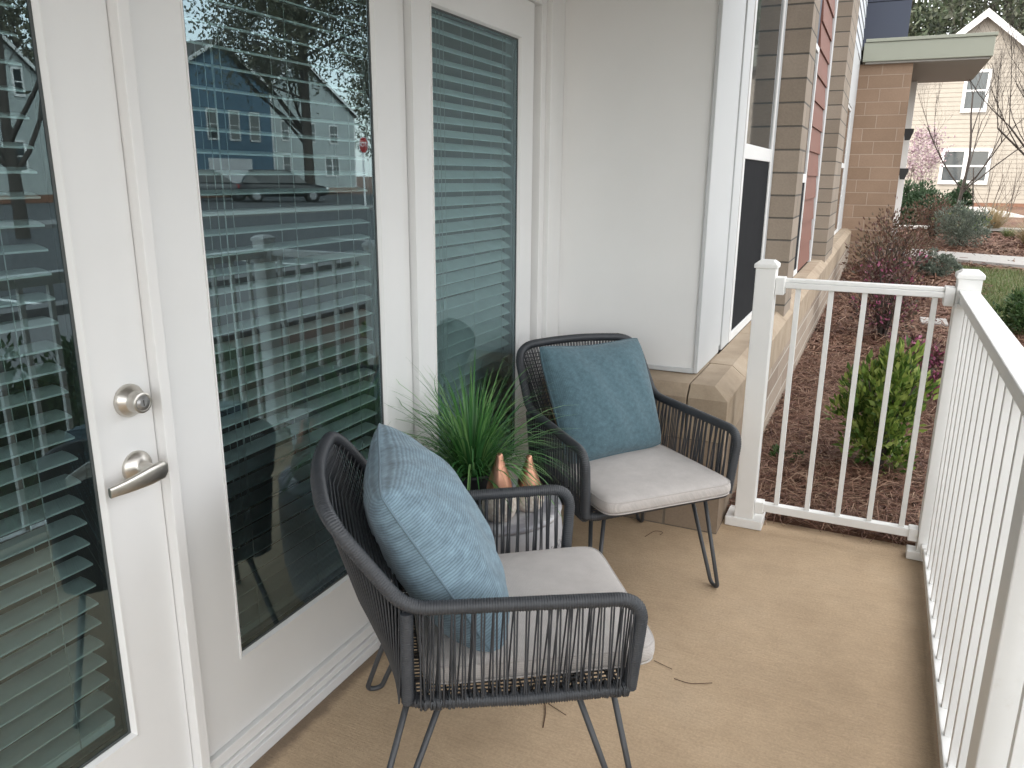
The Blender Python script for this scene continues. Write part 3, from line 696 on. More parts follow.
def railpair(horizontal, a, b):
    if horizontal:       # along x at y=YE
        MB().box(a, b, YE - .026, YE + .026, 1.012, 1.034).box(a, b, YE - .020, YE + .020, 1.0345, 1.048).build('top_rail', M['rail'], rail, bevel=.003)
        MB().box(a, b, YE - .018, YE + .018, .078, .112).build('bottom_rail', M['rail'], rail, bevel=.003)
        for e, s_ in ((a, 1), (b, -1)):
            x0, x1 = sorted((e, e + s_ * .034))
            MB().box(x0, x1, YE - .031, YE + .031, .985, 1.052).build('rail_bracket', M['rail'], rail, bevel=.003); MB().box(x0, x1, YE - .024, YE + .024, .066, .118).build('rail_bracket', M['rail'], rail, bevel=.003)
    else:
        MB().box(XR - .024, XR + .024, a, b, 1.0, 1.026).box(XR - .032, XR + .032, a, b, 1.0265, 1.046).build('top_rail', M['rail'], rail, bevel=.003)
        MB().box(XR - .018, XR + .018, a, b, .030, .064).build('bottom_rail', M['rail'], rail, bevel=.003)
        for e, s_ in ((a, 1), (b, -1)):
            y0, y1 = sorted((e, e + s_ * .034))
            MB().box(XR - .036, XR + .036, y0, y1, .985, .9995).build('rail_bracket', M['rail'], rail, bevel=.003); MB().box(XR - .024, XR + .024, y0, y1, .022, .070).build('rail_bracket', M['rail'], rail, bevel=.003)
railpair(True, .948, XR - .039)
for xx in (1.031, 1.150, 1.267, 1.383, 1.499): MB().box(xx - .0095, xx + .0095, YE - .0095, YE + .0095, .112, 1.012).build('baluster', M['rail'], rail, bevel=.0015)
railpair(False, 1.398, YE - .039)
y = 2.991
while y > 1.44:
    MB().box(XR - .0095, XR + .0095, y - .0095, y + .0095, .064, 1.0).build('baluster', M['rail'], rail, bevel=.0015); y -= .1205
railpair(False, -.71, 1.312)
y = 1.235
while y > -.65:
    MB().box(XR - .0095, XR + .0095, y - .0095, y + .0095, .064, 1.0).build('baluster', M['rail'], rail, bevel=.0015); y -= .1205
MB().box(1.527, 1.588, YE - .05, YE + .012, .001, .036).build('support_block', M['rail'], rail, bevel=.004)

# ------------------------------------------------------------------ lounge chairs
def make_chair():
    t = thing('lounge_chair', '', 'chair')
    W, WB, XF, XB, ZA, ZB = .300, .272, .244, -.246, .576, .352
    JX, JW, TX, TW, TZ = -.244, .272, -.392, .262, .792
    rt = .0150
    def wrap(path, r, amp=.0011, pitch=.0056):
        pts = resample(path, pitch / 3.0); return pts, [r + amp * (1.0 if i % 3 == 1 else -.6) * (.8 + .4 * rnd.random()) for i in range(len(pts))]
    loop = [(XF - .012, -.283, ZB), (XF + .004, -W, ZA), (JX, -JW, ZA + .008), (TX, -TW, TZ), (TX - .03, 0, TZ + .012), (TX, TW, TZ), (JX, JW, ZA + .008), (XF + .004, W, ZA), (XF - .012, .283, ZB)]
    path = fillet(loop, [0, .062, .05, .085, .2, .085, .05, .062, 0], 10)
    m = MB(); pts, rr = wrap(path, rt); m.tube(pts, rr, 10); arm = m.build('arm_and_back_frame', M['wicker'], t, local=True, fixn=False)
    # seat ring
    ring = [(0.0, -WB - .008, ZB), (XF - .005, -.285, ZB), (XF - .005, .285, ZB), (XB, .25, ZB), (XB, -.25, ZB), (0.0, -WB - .008, ZB)]
    path = fillet(ring, [0, .045, .045, .045, .045, 0], 8)
    m = MB(); pts, rr = wrap(path, rt * .95, .0018); m.tube(pts[:-1], rr[:-1], 10, closed=True)
    for yy in (-.18, -.09, 0, .09, .18): m.tube([(XB, yy, ZB + .004), (0, yy, ZB - .006), (XF, yy, ZB + .004)], .006, 6)
    m.build('seat_frame', M['wicker'], t, local=True, fixn=False)
    m = MB(); yy = -.27
    while yy <= .271: m.tube([(XB, yy * .92, ZB + .012), (0, yy * .97, ZB + .004), (XF - .005, yy, ZB + .012)], .0024, 5, ends=False); yy += .0135
    xx = XB + .02
    while xx < XF - .01: m.tube([(xx, -.275, ZB + .014), (xx, 0, ZB + .007), (xx, .275, ZB + .014)], .0024, 5, ends=False); xx += .016
    m.build('seat_cords', M['wicker'], t, local=True, fixn=False)
    for s_ in (-1, 1):
        m = MB(); pts, rr = wrap([(JX + .002, s_ * JW, ZA), (XB + .003, s_ * .252, ZB)], .0135); m.tube(pts, rr, 10)
        m.build('rear_post', M['wicker'], t, local=True, fixn=False)
    # cords: the sides in slightly slanted pairs with wraps round the seat tube
    cr = random.Random(3)
    def strand(m, a, b, r=.0021, bow=.0): 
        a, b = Vector(a), Vector(b); mid = (a + b) / 2 + Vector((cr.uniform(-1, 1), cr.uniform(-1, 1), 0)) * .0015 + Vector((bow, 0, 0)); m.tube([a, mid, b], r, 5, ends=False)
    for s_ in (-1, 1):
        m = MB(); x = JX + .028
        while x < XF - .02:
            f = (x - JX) / (XF - JX); wt = JW + (W - JW) * f; wb = .252 + (.283 - .252) * f
            for q in (0, .0062):
                dx = cr.uniform(-.003, .004)
                strand(m, (x + q, s_ * (wt + rt * .5), ZA + .004), (x + q + dx, s_ * (wb + rt), ZB - .004))
                if cr.random() < .6: strand(m, (x + q + .002, s_ * (wt - rt * .6), ZA + .002), (x + q + dx - cr.uniform(.004, .014), s_ * (wb - rt * .7), ZB))
            # wraps round the seat tube under the cords
            for q in range(4):
                xx = x + cr.uniform(-.006, .012); c_ = Vector((xx, s_ * wb, ZB)); rad = rt + .0020 + cr.random() * .0012
                m.tube([c_ + Vector((cr.uniform(-.002, .002), rad * math.cos(a), rad * math.sin(a))) for a in [k * math.pi / 6 for k in range(12)]], .0023, 5, closed=True)
            x += cr.choice([.018, .021, .025])
        m.build('side_cords', M['wicker'], t, local=True, fixn=False)
    # back: cords fan from the top rail down to the rear seat tube
    m = MB(); P = [Vector(p) for p in fillet([(JX, -JW, ZA + .008), (TX, -TW, TZ), (TX - .03, 0, TZ + .012), (TX, TW, TZ), (JX, JW, ZA + .008)], [0, .085, .2, .085, 0], 10)]
    Q = resample(P, .013)
    nQ = len(Q)
    for i, a in enumerate(Q):
        f = i / (nQ - 1); b = Vector((XB - .006, -.25 + .5 * f, ZB))
        for q in (0, .005):
            aa = a + Vector((-.004, q, .0)); bb = b + Vector((-.010, q + cr.uniform(-.004, .004), 0))
            mid = (aa + bb) / 2 + Vector((-.014 * math.sin(math.pi * f), 0, -.004))
            m.tube([aa, mid, bb], .0021, 5, ends=False)
    # a second, level layer between the two uprights
    for k in range(18):
        f = (k + .5) / 18; zz = ZA + (TZ - ZA) * f; xx = JX + (TX - JX) * f; ww = JW + (TW - JW) * f
        if zz > TZ - .02: continue
        m.tube([(xx, -ww, zz), (xx - .022, 0, zz + .004 + cr.uniform(-.003, .003)), (xx, ww, zz)], .0020, 5, ends=False)
    m.build('back_cords', M['wicker'], t, local=True, fixn=False)
    # hairpin legs
    for sx, sy, fx, fy, tx0, tx1, ty in ((1, -1, .255, -.262, .12, .21, -.20), (1, 1, .255, .240, .12, .21, .20), (-1, -1, -.322, -.285, -.240, -.165, -.225), (-1, 1, -.318, .288, -.235, -.17, .20)):
        d = Vector((tx1 - tx0, 0, 0)).normalized(); h = .020
        pts = fillet([(tx0, ty, ZB - .004), (fx - h, fy, .0075), (fx + h, fy, .0075), (tx1, ty, ZB - .004)], [0, .02, .02, 0], 8)
        MB().tube(pts, .0072, 10).build('leg', M['rod'], t, local=True, fixn=False)
    return t
def soft_box(hx, hy, hz, n=28, e=.18):
    """rounded box-ish cushion: returns MB and uvs"""
    m = MB(); uvs = []
    def sgn(v, p): return math.copysign(abs(v) ** p, v)
    nu, nv = 64, 24
    for j in range(nv + 1):
        ph = -math.pi / 2 + math.pi * j / nv; cz, sz = math.cos(ph), math.sin(ph)
        for i in range(nu):
            th = 2 * math.pi * i / nu; kx = sgn(math.cos(th), e) ; ky = sgn(math.sin(th), e)
            rr = abs(cz) ** .30
            x_, y_ = hx * kx * rr, hy * ky * rr
            crown = 1 + .35 * (1 - (x_ / hx) ** 2) * (1 - (y_ / hy) ** 2)
            z_ = hz * sgn(sz, .55) * (crown if sz > 0 else .9)
            m.v.append((x_, y_, z_)); uvs.append((x_, y_ + z_ * .7))
    for j in range(nv):
        for i in range(nu):
            a = j * nu + i; b = j * nu + (i + 1) % nu; m.f.append((a, b, b + nu, a + nu)); m.sm.append(True)
    return m, uvs
def seat_cushion(t):
    m, uvs = soft_box(.264, .254, .034)
    # slightly raised front, and the edge wider than the frame at the front
    for i, (x_, y_, z_) in enumerate(m.v):
        f = (x_ + .262) / .524; n_ = .002 * math.sin(9 * x_ + 3 * y_) + .0015 * math.sin(17 * y_)
        m.v[i] = (x_ + .052, y_ * (.95 + .05 * f), z_ + .397 + .004 * f + (n_ if z_ > 0 else 0))
    c = m.build('seat_cushion', M['cushion'], t, local=True, uvs=uvs)
    # piping
    for zz in (.377, .416):
        p = []
        for i in range(120):
            th = 2 * math.pi * i / 120; x_ = .262 * math.copysign(abs(math.cos(th)) ** .18, math.cos(th)); y_ = .252 * math.copysign(abs(math.sin(th)) ** .18, math.sin(th))
            f = (x_ + .262) / .524; p.append((x_ * .992 + .052, y_ * (.95 + .05 * f) * .992, zz + .004 * f))
        MB().tube(p, .0026, 6, closed=True).build('piping', M['cushion'], c, local=True, uvs=None)
    return c
ch1 = make_chair(); seat_cushion(ch1)
ch1['group'] = 'cord armchairs on the balcony'
ch2 = copy_tree(ch1)
ch1.location = (.563, 1.448, 0); ch1.rotation_euler = (0, 0, .62); ch1['label'] = 'near dark grey cord armchair seen from its side, light blue pillow on its seat'
ch2.location = (.549, 2.504, 0); ch2.rotation_euler = (0, 0, -.7296); ch2['label'] = 'far dark grey cord armchair in the corner, facing the viewer, against the stone base'

def pillow(name, ch, corners, thick, mat, label, puff=1.0, seed=1):
    """corners in chair coordinates: bottom-right(-y), bottom-left(+y), top-left, top-right"""
    a = ch.rotation_euler[2]; c, s_ = math.cos(a), math.sin(a)
    C4 = [Vector((ch.location[0] + p[0] * c - p[1] * s_, ch.location[1] + p[0] * s_ + p[1] * c, p[2])) for p in corners]
    base = sum(C4, Vector()) / 4; base.z = min(p.z for p in C4)
    o = thing(name, label, 'pillow', base, 0, 'blue throw pillows on the armchairs')
    N = ((C4[1] - C4[0]).cross(C4[3] - C4[0])).normalized(); n = 44; m = MB(); uvs = []; rr = random.Random(seed); ph = [rr.uniform(0, 6) for _ in range(6)]
    def P(u, v, side):
        # edges pull inwards between the corners
        pin = .055; uu = u * (1 - pin * (1 - v * v)) ; vv = v * (1 - pin * (1 - u * u))
        k_ = 1 - .075 * (u * v) ** 4; fu, fv = (uu * k_ + 1) / 2, (vv * k_ + 1) / 2
        q = C4[0] * (1 - fu) * (1 - fv) + C4[1] * fu * (1 - fv) + C4[2] * fu * fv + C4[3] * (1 - fu) * fv
        h = (max(0, (1 - u ** 2)) ** .5) * (max(0, (1 - v ** 2)) ** .5)
        h = .78 * h + .22 * (max(0, 1 - u ** 4) * max(0, 1 - v ** 4)) ** .5 * (1 if h > 0 else 0)
        w = .006 * math.sin(4.2 * u + 2.2 * v + ph[0]) * h + .004 * math.sin(7 * v - 3 * u + ph[1]) * h + .0025 * math.sin(13 * u + 5 * v + ph[2]) * h
        sag = -.014 * (1 - u * u) * max(0, v)
        return q + N * side * (h * thick + w) + Vector((0, 0, sag))
    for side in (1, -1):
        for i in range(n + 1):
            for j in range(n + 1):
                u = -math.cos(math.pi * i / n) * .35 + (2 * i / n - 1) * .65; v = -math.cos(math.pi * j / n) * .35 + (2 * j / n - 1) * .65
                q = P(u, v, side); m.v.append(tuple(q)); uvs.append((u * .22 + (.6 if side < 0 else 0), v * .22))
    K = (n + 1) ** 2
    for s2 in (0, 1):
        for i in range(n):
            for j in range(n):
                a0 = s2 * K + i * (n + 1) + j; f = (a0, a0 + n + 1, a0 + n + 2, a0 + 1); m.f.append(f if s2 == 0 else f[::-1]); m.sm.append(True)
    cov = m.build('pillow_cover', mat, o, uvs=uvs, fixn=False)
    ed = []
    for (ax, k0) in ((0, -1), (1, 1), (2, 1), (3, -1)):
        for i in range(30):
            t = -1 + 2 * i / 30
            u, v = {0: (t, -1), 1: (1, t), 2: (-t, 1), 3: (-1, -t)}[ax]; ed.append(P(u, v, 1))
    MB().tube(ed, .0030, 6, closed=True).build('seam_piping', mat, o, fixn=False)
    return o
pillow('throw_pillow', ch1, [(-.035, -.228, .386), (-.030, .225, .405), (-.285, .235, .835), (-.290, -.228, .815)], .115, M['pillow_rib'], 'light blue ribbed pillow standing on edge in the near armchair', seed=2)
pillow('throw_pillow', ch2, [(-.005, -.235, .430), (-.060, .212, .435), (-.265, .205, .830), (-.225, -.262, .836)], .085, M['pillow_felt'], 'darker blue felted pillow leaning back in the far armchair', seed=5)

# ------------------------------------------------------------------ side table and what stands on it
TC = (.285, 1.97)
tb = thing('side_table', 'round grey drum side table with patterned side between the two armchairs', 'side table', (*TC, 0))
prof = [(.185, 0), (.190, .006), (.212, .12), (.219, .24), (.218, .34), (.211, .398), (.208, .405)]
m = MB().lathe(prof, (0, 0, 0), 64); uvs = []
for r_, h_ in prof:
    for k in range(64): uvs.append((k / 64.0, h_))
m.build('drum', M['drum'], tb, local=True, uvs=uvs)
MB().lathe([(.202, .4055), (.212, .408), (.214, .416), (.211, .422), (.202, .424)], (0, 0, 0), 64).build('table_top', M['tabletop'], tb, local=True)
TZ_ = .424
def bottle(x_, y_, s_, label):
    t = thing('decorative_bottle', label, 'ornament', (x_, y_, TZ_), 0, 'copper topped ornaments on the side table')
    pr = [(0, 0), (.032, 0), (.043, .012), (.049, .032), (.048, .052), (.041, .070), (.035, .080)]
    MB().lathe([(a * (.5 + s_ * .5), b * s_) for a, b in pr], (0, 0, 0), 36, caps=False).build('ceramic_base', M['ceramic'], t, local=True)
    pr = [(.0355, .079), (.036, .086), (.033, .100), (.0255, .122), (.0165, .146), (.0115, .162), (.010, .172), (.0075, .178), (0, .180)]
    MB().lathe([(a * (.5 + s_ * .5), b * s_) for a, b in pr], (0, 0, 0), 36, caps=False).build('copper_top', M['copper'], t, local=True)
bottle(.352, 1.868, 1.16, 'copper and white ornament, the larger one nearer the viewer')
bottle(.402, 1.972, .98, 'smaller copper and white ornament behind, nearer the far armchair')
pl = thing('potted_grass', 'leafy green ornamental grass in a small black pot on the side table', 'plant', (.215, 1.955, TZ_))
MB().lathe([(.045, 0), (.050, .004), (.062, .085), (.065, .088), (.065, .100), (.059, .100), (.056, .09)], (0, 0, 0), 36).build('pot', M['black'], pl, local=True)
r = np.random.RandomState(11); n = 400
a = r.rand(n) * 6.283; spread = np.abs(r.normal(.0, .58, n)) + .06; rad = .045 * np.sqrt(r.rand(n))
P = np.stack([.215 + np.cos(a) * rad, 1.955 + np.sin(a) * rad, np.full(n, TZ_ + .088)], 1)
D = np.stack([np.cos(a) * spread, np.sin(a) * spread, np.ones(n)], 1); D /= np.linalg.norm(D, axis=1)[:, None]
Lb = .20 + .22 * r.rand(n); V, F = blades(P, D, Lb,   .0050 + .0045 * r.rand(n), .10 + .45 * r.rand(n) ** 1.3 * np.minimum(spread / .6, 1.4), 7)
V[:, 0] = np.maximum(V[:, 0], .006)
fastmesh('grass_blades', V, F, M['leaf_grass'], pl)
# long thin wispy blades
n = 70; a = r.rand(n) * 6.283; sp = .5 + .5 * r.rand(n); P = np.stack([.215 + np.cos(a) * .03, 1.955 + np.sin(a) * .03, np.full(n, TZ_ + .088)], 1); D = np.stack([np.cos(a) * sp, np.sin(a) * sp, np.ones(n)], 1); D /= np.linalg.norm(D, axis=1)[:, None]
V, F = blades(P, D, .30 + .10 * r.rand(n), .0016, .15 + .25 * r.rand(n), 8); V[:, 0] = np.maximum(V[:, 0], .006)
fastmesh('wispy_blades', V, F, M['leaf_grass'], pl)

# bits on the floor
def needle(pts, r_, label, cat='pine needle', name='pine_needle', grp='pine needles on the floor', mat='straw'):
    o = MB().tube(fillet([(*p, .002 + .001 * i) for i, p in enumerate(pts)], .03, 5), r_, 5).build(name, M[mat]); tag(o, label, cat, grp); return o
M['twig'] = plain('dry_twig', (.09, .045, .025), .8)
def unp(u, v):           # a floor position read off once from the photograph's perspective
    d = CF * 783.47 + CR * (u - 512) + CU * (384 - v); t = -1.42313249 / d.z; return (1.30031569 + d.x * t, -0.09432556 + d.y * t)
needle([unp(674, 679), unp(690, 685), unp(712, 684)], .0011, 'curved brown pine needle lying on the open floor', mat='twig')
needle([unp(654, 661), unp(672, 670)], .0009, 'short straight pine needle beside the near armchair seat', mat='twig')
needle([unp(543, 728), unp(546, 712), unp(544, 700)], .0014, 'upright-looking pine needle under the near armchair', mat='twig')
needle([unp(548, 704), unp(566, 716)], .0010, 'slanted pine needle under the near armchair', mat='twig')
needle([unp(645, 537), unp(655, 531), unp(664, 533), unp(660, 536)], .0011, 'curled pine needle under the far armchair', mat='twig')

# ------------------------------------------------------------------ shrubs and plants in the bed
def stems(m, base, n, h, spread, r0=.006, rr=random.Random(1), curve=.15):
    tips = []
    for i in range(n):
        a = rr.uniform(0, 6.283); s_ = rr.uniform(.3, 1) * spread; hh = h * rr.uniform(.7, 1)
        p0 = Vector(base) + Vector((math.cos(a), math.sin(a), 0)) * .02; p2 = Vector(base) + Vector((math.cos(a) * s_, math.sin(a) * s_, hh)); p1 = (p0 + p2) / 2 + Vector((math.cos(a) * s_ * curve * -1, math.sin(a) * s_ * curve * -1, hh * .08))
        m.tube([p0, p1, p2], [r0, r0 * .75, r0 * .35], 5, ends=False); tips.append((p0, p1, p2))
    return tips
def shrub(loc, w, h, nclump, nleaf, L, Wd, mat, label, cat='shrub', name='shrub', stem_mat='bark', flowers=None, up=.5, clump=.16, seed=1, nst=9, group=None, hollow=.35):
    global rs; rs = np.random.RandomState(seed)
    t = thing(name, label, cat, loc, 0, group); m = MB(); stems(m, loc, nst, h * .85, w * .42, .007, random.Random(seed)); m.build('stem', M[stem_mat], t)
    base = np.array(loc)
    d = unit(nclump); rr_ = (hollow + (1 - hollow) * rs.rand(nclump) ** .5)[:, None]; c = d * rr_ * np.array([w / 2, w / 2, h / 2]) * (.8 + .3 * rs.rand(nclump, 1)) + np.array([0, 0, h * .54])
    c[:, 2] = np.maximum(c[:, 2], h * .06)
    k = max(1, nleaf // nclump); P = np.repeat(c, k, 0); rad = clump * min(w, h) * (.5 + rs.rand(nclump)); off = unit(len(P)) * (np.repeat(rad, k) * rs.rand(len(P)) ** .4)[:, None]
    P = P + off; P[:, 2] = np.maximum(P[:, 2], .01); D = off / np.maximum(1e-6, np.linalg.norm(off, axis=1))[:, None] * .8 + (P - np.array([0, 0, h * .3])) / max(w, h) * .8 + np.array([0, 0, up]) + unit(len(P)) * .5
    leaves('foliage', P + base, D, L, Wd, M[mat], t)
    if flowers:
        nf = flowers; i = rs.randint(0, len(P), nf); tag(leaves('flowers', P[i] + base + unit(nf) * .02, unit(nf), L * 1.0, Wd * .9, M['leaf_pink'], t), kind='stuff')
    return t
def G(x_, y_): return (x_, y_, float(gh(x_, y_)))
shrub(G(1.405, 3.98), .35, .58, 50, 3000, .046, .021, 'leaf_bright', 'bright yellow-green shrub with glossy leaves just beyond the end railing', seed=4, clump=.2, up=.9)
shrub(G(1.62, 5.3), .30, .46, 26, 700, .035, .018, 'leaf_burg', 'small burgundy shrub with pink flowers right behind the bright green shrub', seed=6, flowers=420)
shrub(G(1.40, 7.6), .62, .78, 60, 1500, .042, .020, 'leaf_burg', 'burgundy shrub with scattered pink blossoms in the middle of the bed', seed=8, flowers=260, nst=26)
shrub(G(1.35, 10.5), .85, .85, 60, 1400, .05, .022, 'leaf_brown', 'sparse brownish-purple shrub in front of the entrance block', seed=9, nst=34, clump=.2)
shrub(G(1.55, 13.2), .95, .9, 60, 1200, .06, .025, 'leaf_brown', 'twiggy reddish shrub beside the corner of the brown brick block', seed=10, nst=40, clump=.2)
shrub(G(2.08, 13.0), .55, .34, 40, 2400, .045, .02, 'leaf_sage', 'small grey-green shrub in front of the pale walkway', seed=12)
shrub(G(2.75, 18.4), 1.05, .80, 80, 3600, .07, .022, 'leaf_sage', 'wide grey-green shrub at the foot of the thin bare tree', seed=13)
shrub(G(2.2, 23.6), 1.05, 1.0, 80, 3600, .085, .045, 'leaf_dark', 'large dark green rounded shrub below the pink tree', seed=14)
shrub(G(1.62, 24.0), .8, .95, 60, 2400, .10, .06, 'leaf_dark', 'dark green shrub against the white post', seed=15)
shrub(G(2.3, 19.5), 1.0, .9, 60, 1500, .07, .028, 'leaf_brown', 'low rusty brown shrub behind the walkway', seed=16, nst=30)
shrub(G(2.95, 22.0), 1.1, .5, 60, 2200, .08, .03, 'leaf_bright', 'low light green shrub between the dark shrub and the bare tree', seed=17)
shrub(G(3.15, 26.0), .6, 1.0, 50, 1800, .09, .05, 'leaf_dark', 'slim dark green shrub behind the bare tree trunk', seed=18)
shrub(G(2.72, 8.6), .7, .42, 60, 3200, .05, .018, 'leaf_hedge', 'dark green shrub just outside the corner post', seed=19, group=None)
shrub(G(3.2, 10.4), .7, .55, 60, 2600, .05, .018, 'leaf_hedge', 'taller green shrub at the lawn edge beyond the long rail', seed=20)
def tuft(loc, h, n, mat, label, seed, w=.25):
    r = np.random.RandomState(seed); a = r.rand(n) * 6.283; sp = r.rand(n) * .9; P = np.array(loc) + np.stack([np.cos(a) * r.rand(n) * w * .3, np.sin(a) * r.rand(n) * w * .3, np.zeros(n)], 1)
    D = np.stack([np.cos(a) * sp, np.sin(a) * sp, np.ones(n)], 1); D /= np.linalg.norm(D, axis=1)[:, None]; V, F = blades(P, D, h * (.7 + .5 * r.rand(n)), .012, .12 + .2 * r.rand(n), 5)
    t = thing('grass_tuft', label, 'grass tuft', loc, 0, 'dry ornamental grasses'); fastmesh('grass_blades', V, F, M[mat], t)
tuft(G(4.05, 19.0), .7, 420, 'tan_grass', 'pale dry ornamental grass at the right edge of the bed', 1)
tuft(G(4.55, 20.5), .75, 420, 'tan_grass', 'pale dry grass furthest right, behind another tuft', 2)
tuft(G(3.75, 22.6), .8, 380, 'tan_grass', 'pale straw-coloured grass just right of the bare tree', 3)
tuft(G(3.9, 21.0), .3, 200, 'lawn_blade', 'small green grass clump in the far mulch', 4)
cv = thing('valve_cover', 'small flat pale utility cover lying in the mulch', 'utility cover', G(1.86, 8.62))
MB().box(1.74, 1.98, 8.45, 8.80, gz(0, 8.6) + .0, gz(0, 8.6) + .045).build('cover_lid', M['concrete_pale'], cv, bevel=.008)
MB().box(1.83, 1.88, 8.60, 8.66, gz(0, 8.6) + .046, gz(0, 8.6) + .052).build('lift_slot', M['dark'], cv)
shrub(G(.98, 3.95), .22, .05, 14, 260, .02, .012, 'leaf_hedge', 'tiny green weed against the base of the block wall', name='weed', cat='weed', seed=30, nst=4)

# low hedge outside the long railing (mirrored in the glass)
hb = shrub(G(2.75, -1.6), .85, .50, 60, 3000, .05, .028, 'leaf_hedge', 'low clipped hedge plant, first of the row outside the long railing', seed=21, group='hedge row along the street side')
lab = ['second', 'third', 'fourth', 'fifth', 'sixth']
for i in range(5):
    c = copy_tree(hb); c.location = G(2.75 + .1 * math.sin(i * 2), -1.6 + .95 * (i + 1)); c.rotation_euler = (0, 0, i * 1.3); c['label'] = 'low clipped hedge plant, %s of the row outside the long railing' % lab[i]

# ------------------------------------------------------------------ trees
def branchy(m, p, d, L, r_, depth, rr, tips, spread=.5, ratio=.72, kids=(2, 3), up=.15, seg=4, sides=5):
    pts = [Vector(p)]; d = Vector(d).normalized(); q = Vector(p)
    for i in range(seg):
        d = (d + Vector((rr.uniform(-1, 1), rr.uniform(-1, 1), rr.uniform(-.6, 1) * 1)) * .12 + Vector((0, 0, up * .3))).normalized(); q = q + d * L / seg; pts.append(q.copy())
    rad = [r_ * (1 - .45 * i / seg) for i in range(seg + 1)]; m.tube(pts, rad, sides if depth > 1 else 4, ends=False); tips.append((pts[-1], d, depth))
    if depth <= 0: return
    for k in range(rr.randint(*kids)):
        j = rr.randint(max(1, seg // 2), seg); dd = (d + Vector((rr.uniform(-1, 1), rr.uniform(-1, 1), rr.uniform(-.4, .9))) * spread + Vector((0, 0, up))).normalized()
        branchy(m, pts[j], dd, L * ratio * rr.uniform(.75, 1.15), rad[j] * .6, depth - 1, rr, tips, spread, ratio, kids, up, seg, sides)
def bare_tree(loc, h, label, seed, trunk_h, lean=(0, 0), depth=5, r0=.05, mat='bark', multi=1, kids=(2, 3), spread=.55, name='bare_tree', group=None):
    rr = random.Random(seed); t = thing(name, label, 'tree', loc, 0, group); tips = []; m = MB(); top = Vector(loc) + Vector((lean[0], lean[1], trunk_h))
    mt = MB()
    for q in range(multi):
        off = Vector((rr.uniform(-1, 1), rr.uniform(-1, 1), 0)) * (.12 if multi > 1 else 0)
        tp = top + off * 4; mt.tube([Vector(loc) + off * .3, (Vector(loc) + tp) / 2 + Vector((rr.uniform(-.05, .05), 0, 0)), tp], [r0, r0 * .85, r0 * .7], 8, ends=False)
        # leader and side limbs
        branchy(m, tp, (lean[0] * .2, lean[1] * .2, 1), (h - trunk_h) * .45, r0 * .65, depth, rr, tips, spread, .66, kids)
        for k in range(5 if multi == 1 else 3):
            a = rr.uniform(0, 6.283); f = rr.uniform(.55, 1); st = Vector(loc).lerp(tp, f)
            branchy(m, st, (math.cos(a) * .7, math.sin(a) * .7, .75), (h - trunk_h) * .42, r0 * .4, depth - 1, rr, tips, spread, .66, kids)
    mt.build('trunk', M[mat], t); m.build('branches', M[mat], t, fixn=False); return t, tips
bare_tree(G(2.88, 22.6), 5.6, 'thin leafless young tree with fine branches standing before the cream house', 3, 1.3, (.10, 0), 6, .05, 'bark', 1, (3, 4), .95)
bare_tree((4.75, 17.5, .0), 6.5, 'leafless tree at the right edge reaching into view', 12, 1.2, (-.3, 0), 6, .07, 'bark', 1, (3, 3), .8)
bare_tree(G(4.05, 24.5), 2.6, 'small multi-stemmed leafless shrub right of the thin tree', 8, .3, (.1, 0), 4, .025, 'bark_pale', 3)
bt, tips = bare_tree(G(2.12, 26.5), 2.7, 'slender tree covered in pale pink blossom beside the cream house', 21, .6, (.05, 0), 4, .03, 'bark_pale', 3, name='blossom_tree')
rs = np.random.RandomState(33); T = np.array([tuple(p) for p, d, dp in tips if dp <= 3]); T = T[rs.randint(0, len(T), 1300)] + rs.normal(0, .08, (1300, 3)); tag(leaves('blossoms', T, unit(1300) + np.array([0, 0, .5]), .085, .06, M['blossom'], bt), kind='stuff')
ga = MB(); ga.tube([(3.32, 22.7, gh(3.3, 22.7)), (3.12, 22.6, 1.7)], .014, 6); tag(ga.build('tree_stake', M['bark']), 'slanted dark guy stake supporting the thin bare tree', 'stake')

def crown_tree(loc, h, w, n, label, seed, mat='leaf_pine', trunk=.18, lsz=.22, name='pine_tree', base=.3, group=None, clump=.13, nclump=70, bark='bark'):
    global rs; rs = np.random.RandomState(seed); rr = random.Random(seed); t = thing(name, label, 'tree', loc, 0, group)
    m = MB(); m.tube([loc, (loc[0] + rr.uniform(-.3, .3), loc[1], loc[2] + h * .5), (loc[0] + rr.uniform(-.4, .4), loc[1], loc[2] + h * .95)], [trunk, trunk * .7, trunk * .2], 8, ends=False); m.build('trunk', M[bark], t)
    d = unit(nclump); c = d * (rs.rand(nclump, 1) ** .45) * np.array([w / 2, w / 2, h * (1 - base) / 2]); c[:, 2] += h * (base + (1 - base) / 2)
    f = np.clip((c[:, 2] / h - base) / (1 - base), 0, 1); c[:, :2] *= (1.15 - .75 * f)[:, None]
    m = MB()
    for q in c[:40]: m.tube([(loc[0], loc[1], loc[2] + max(h * base * .7, q[2] * .8)), (loc[0] + q[0] * .6, loc[1] + q[1] * .6, loc[2] + q[2] * .93), (loc[0] + q[0], loc[1] + q[1], loc[2] + q[2])], [trunk * .25, trunk * .14, trunk * .05], 5, ends=False)
    m.build('limbs', M[bark], t, fixn=False)
    k = n // nclump; P = np.repeat(c, k, 0) + rs.normal(0, 1, (k * nclump, 3)) * np.array([1, 1, .6]) * w * clump * .6; leaves('crown', P + np.array(loc), unit(len(P)) + np.array([0, 0, .4]), lsz, lsz * .45, M[mat], t); return t
pn = ['left of the gable peak', 'rising behind the navy storey', 'just right of the gable peak', 'far right behind the house', 'behind the roof ridge, pale and thin', 'tallest behind the house', 'low between the trunks', 'at the far left behind the canopy']
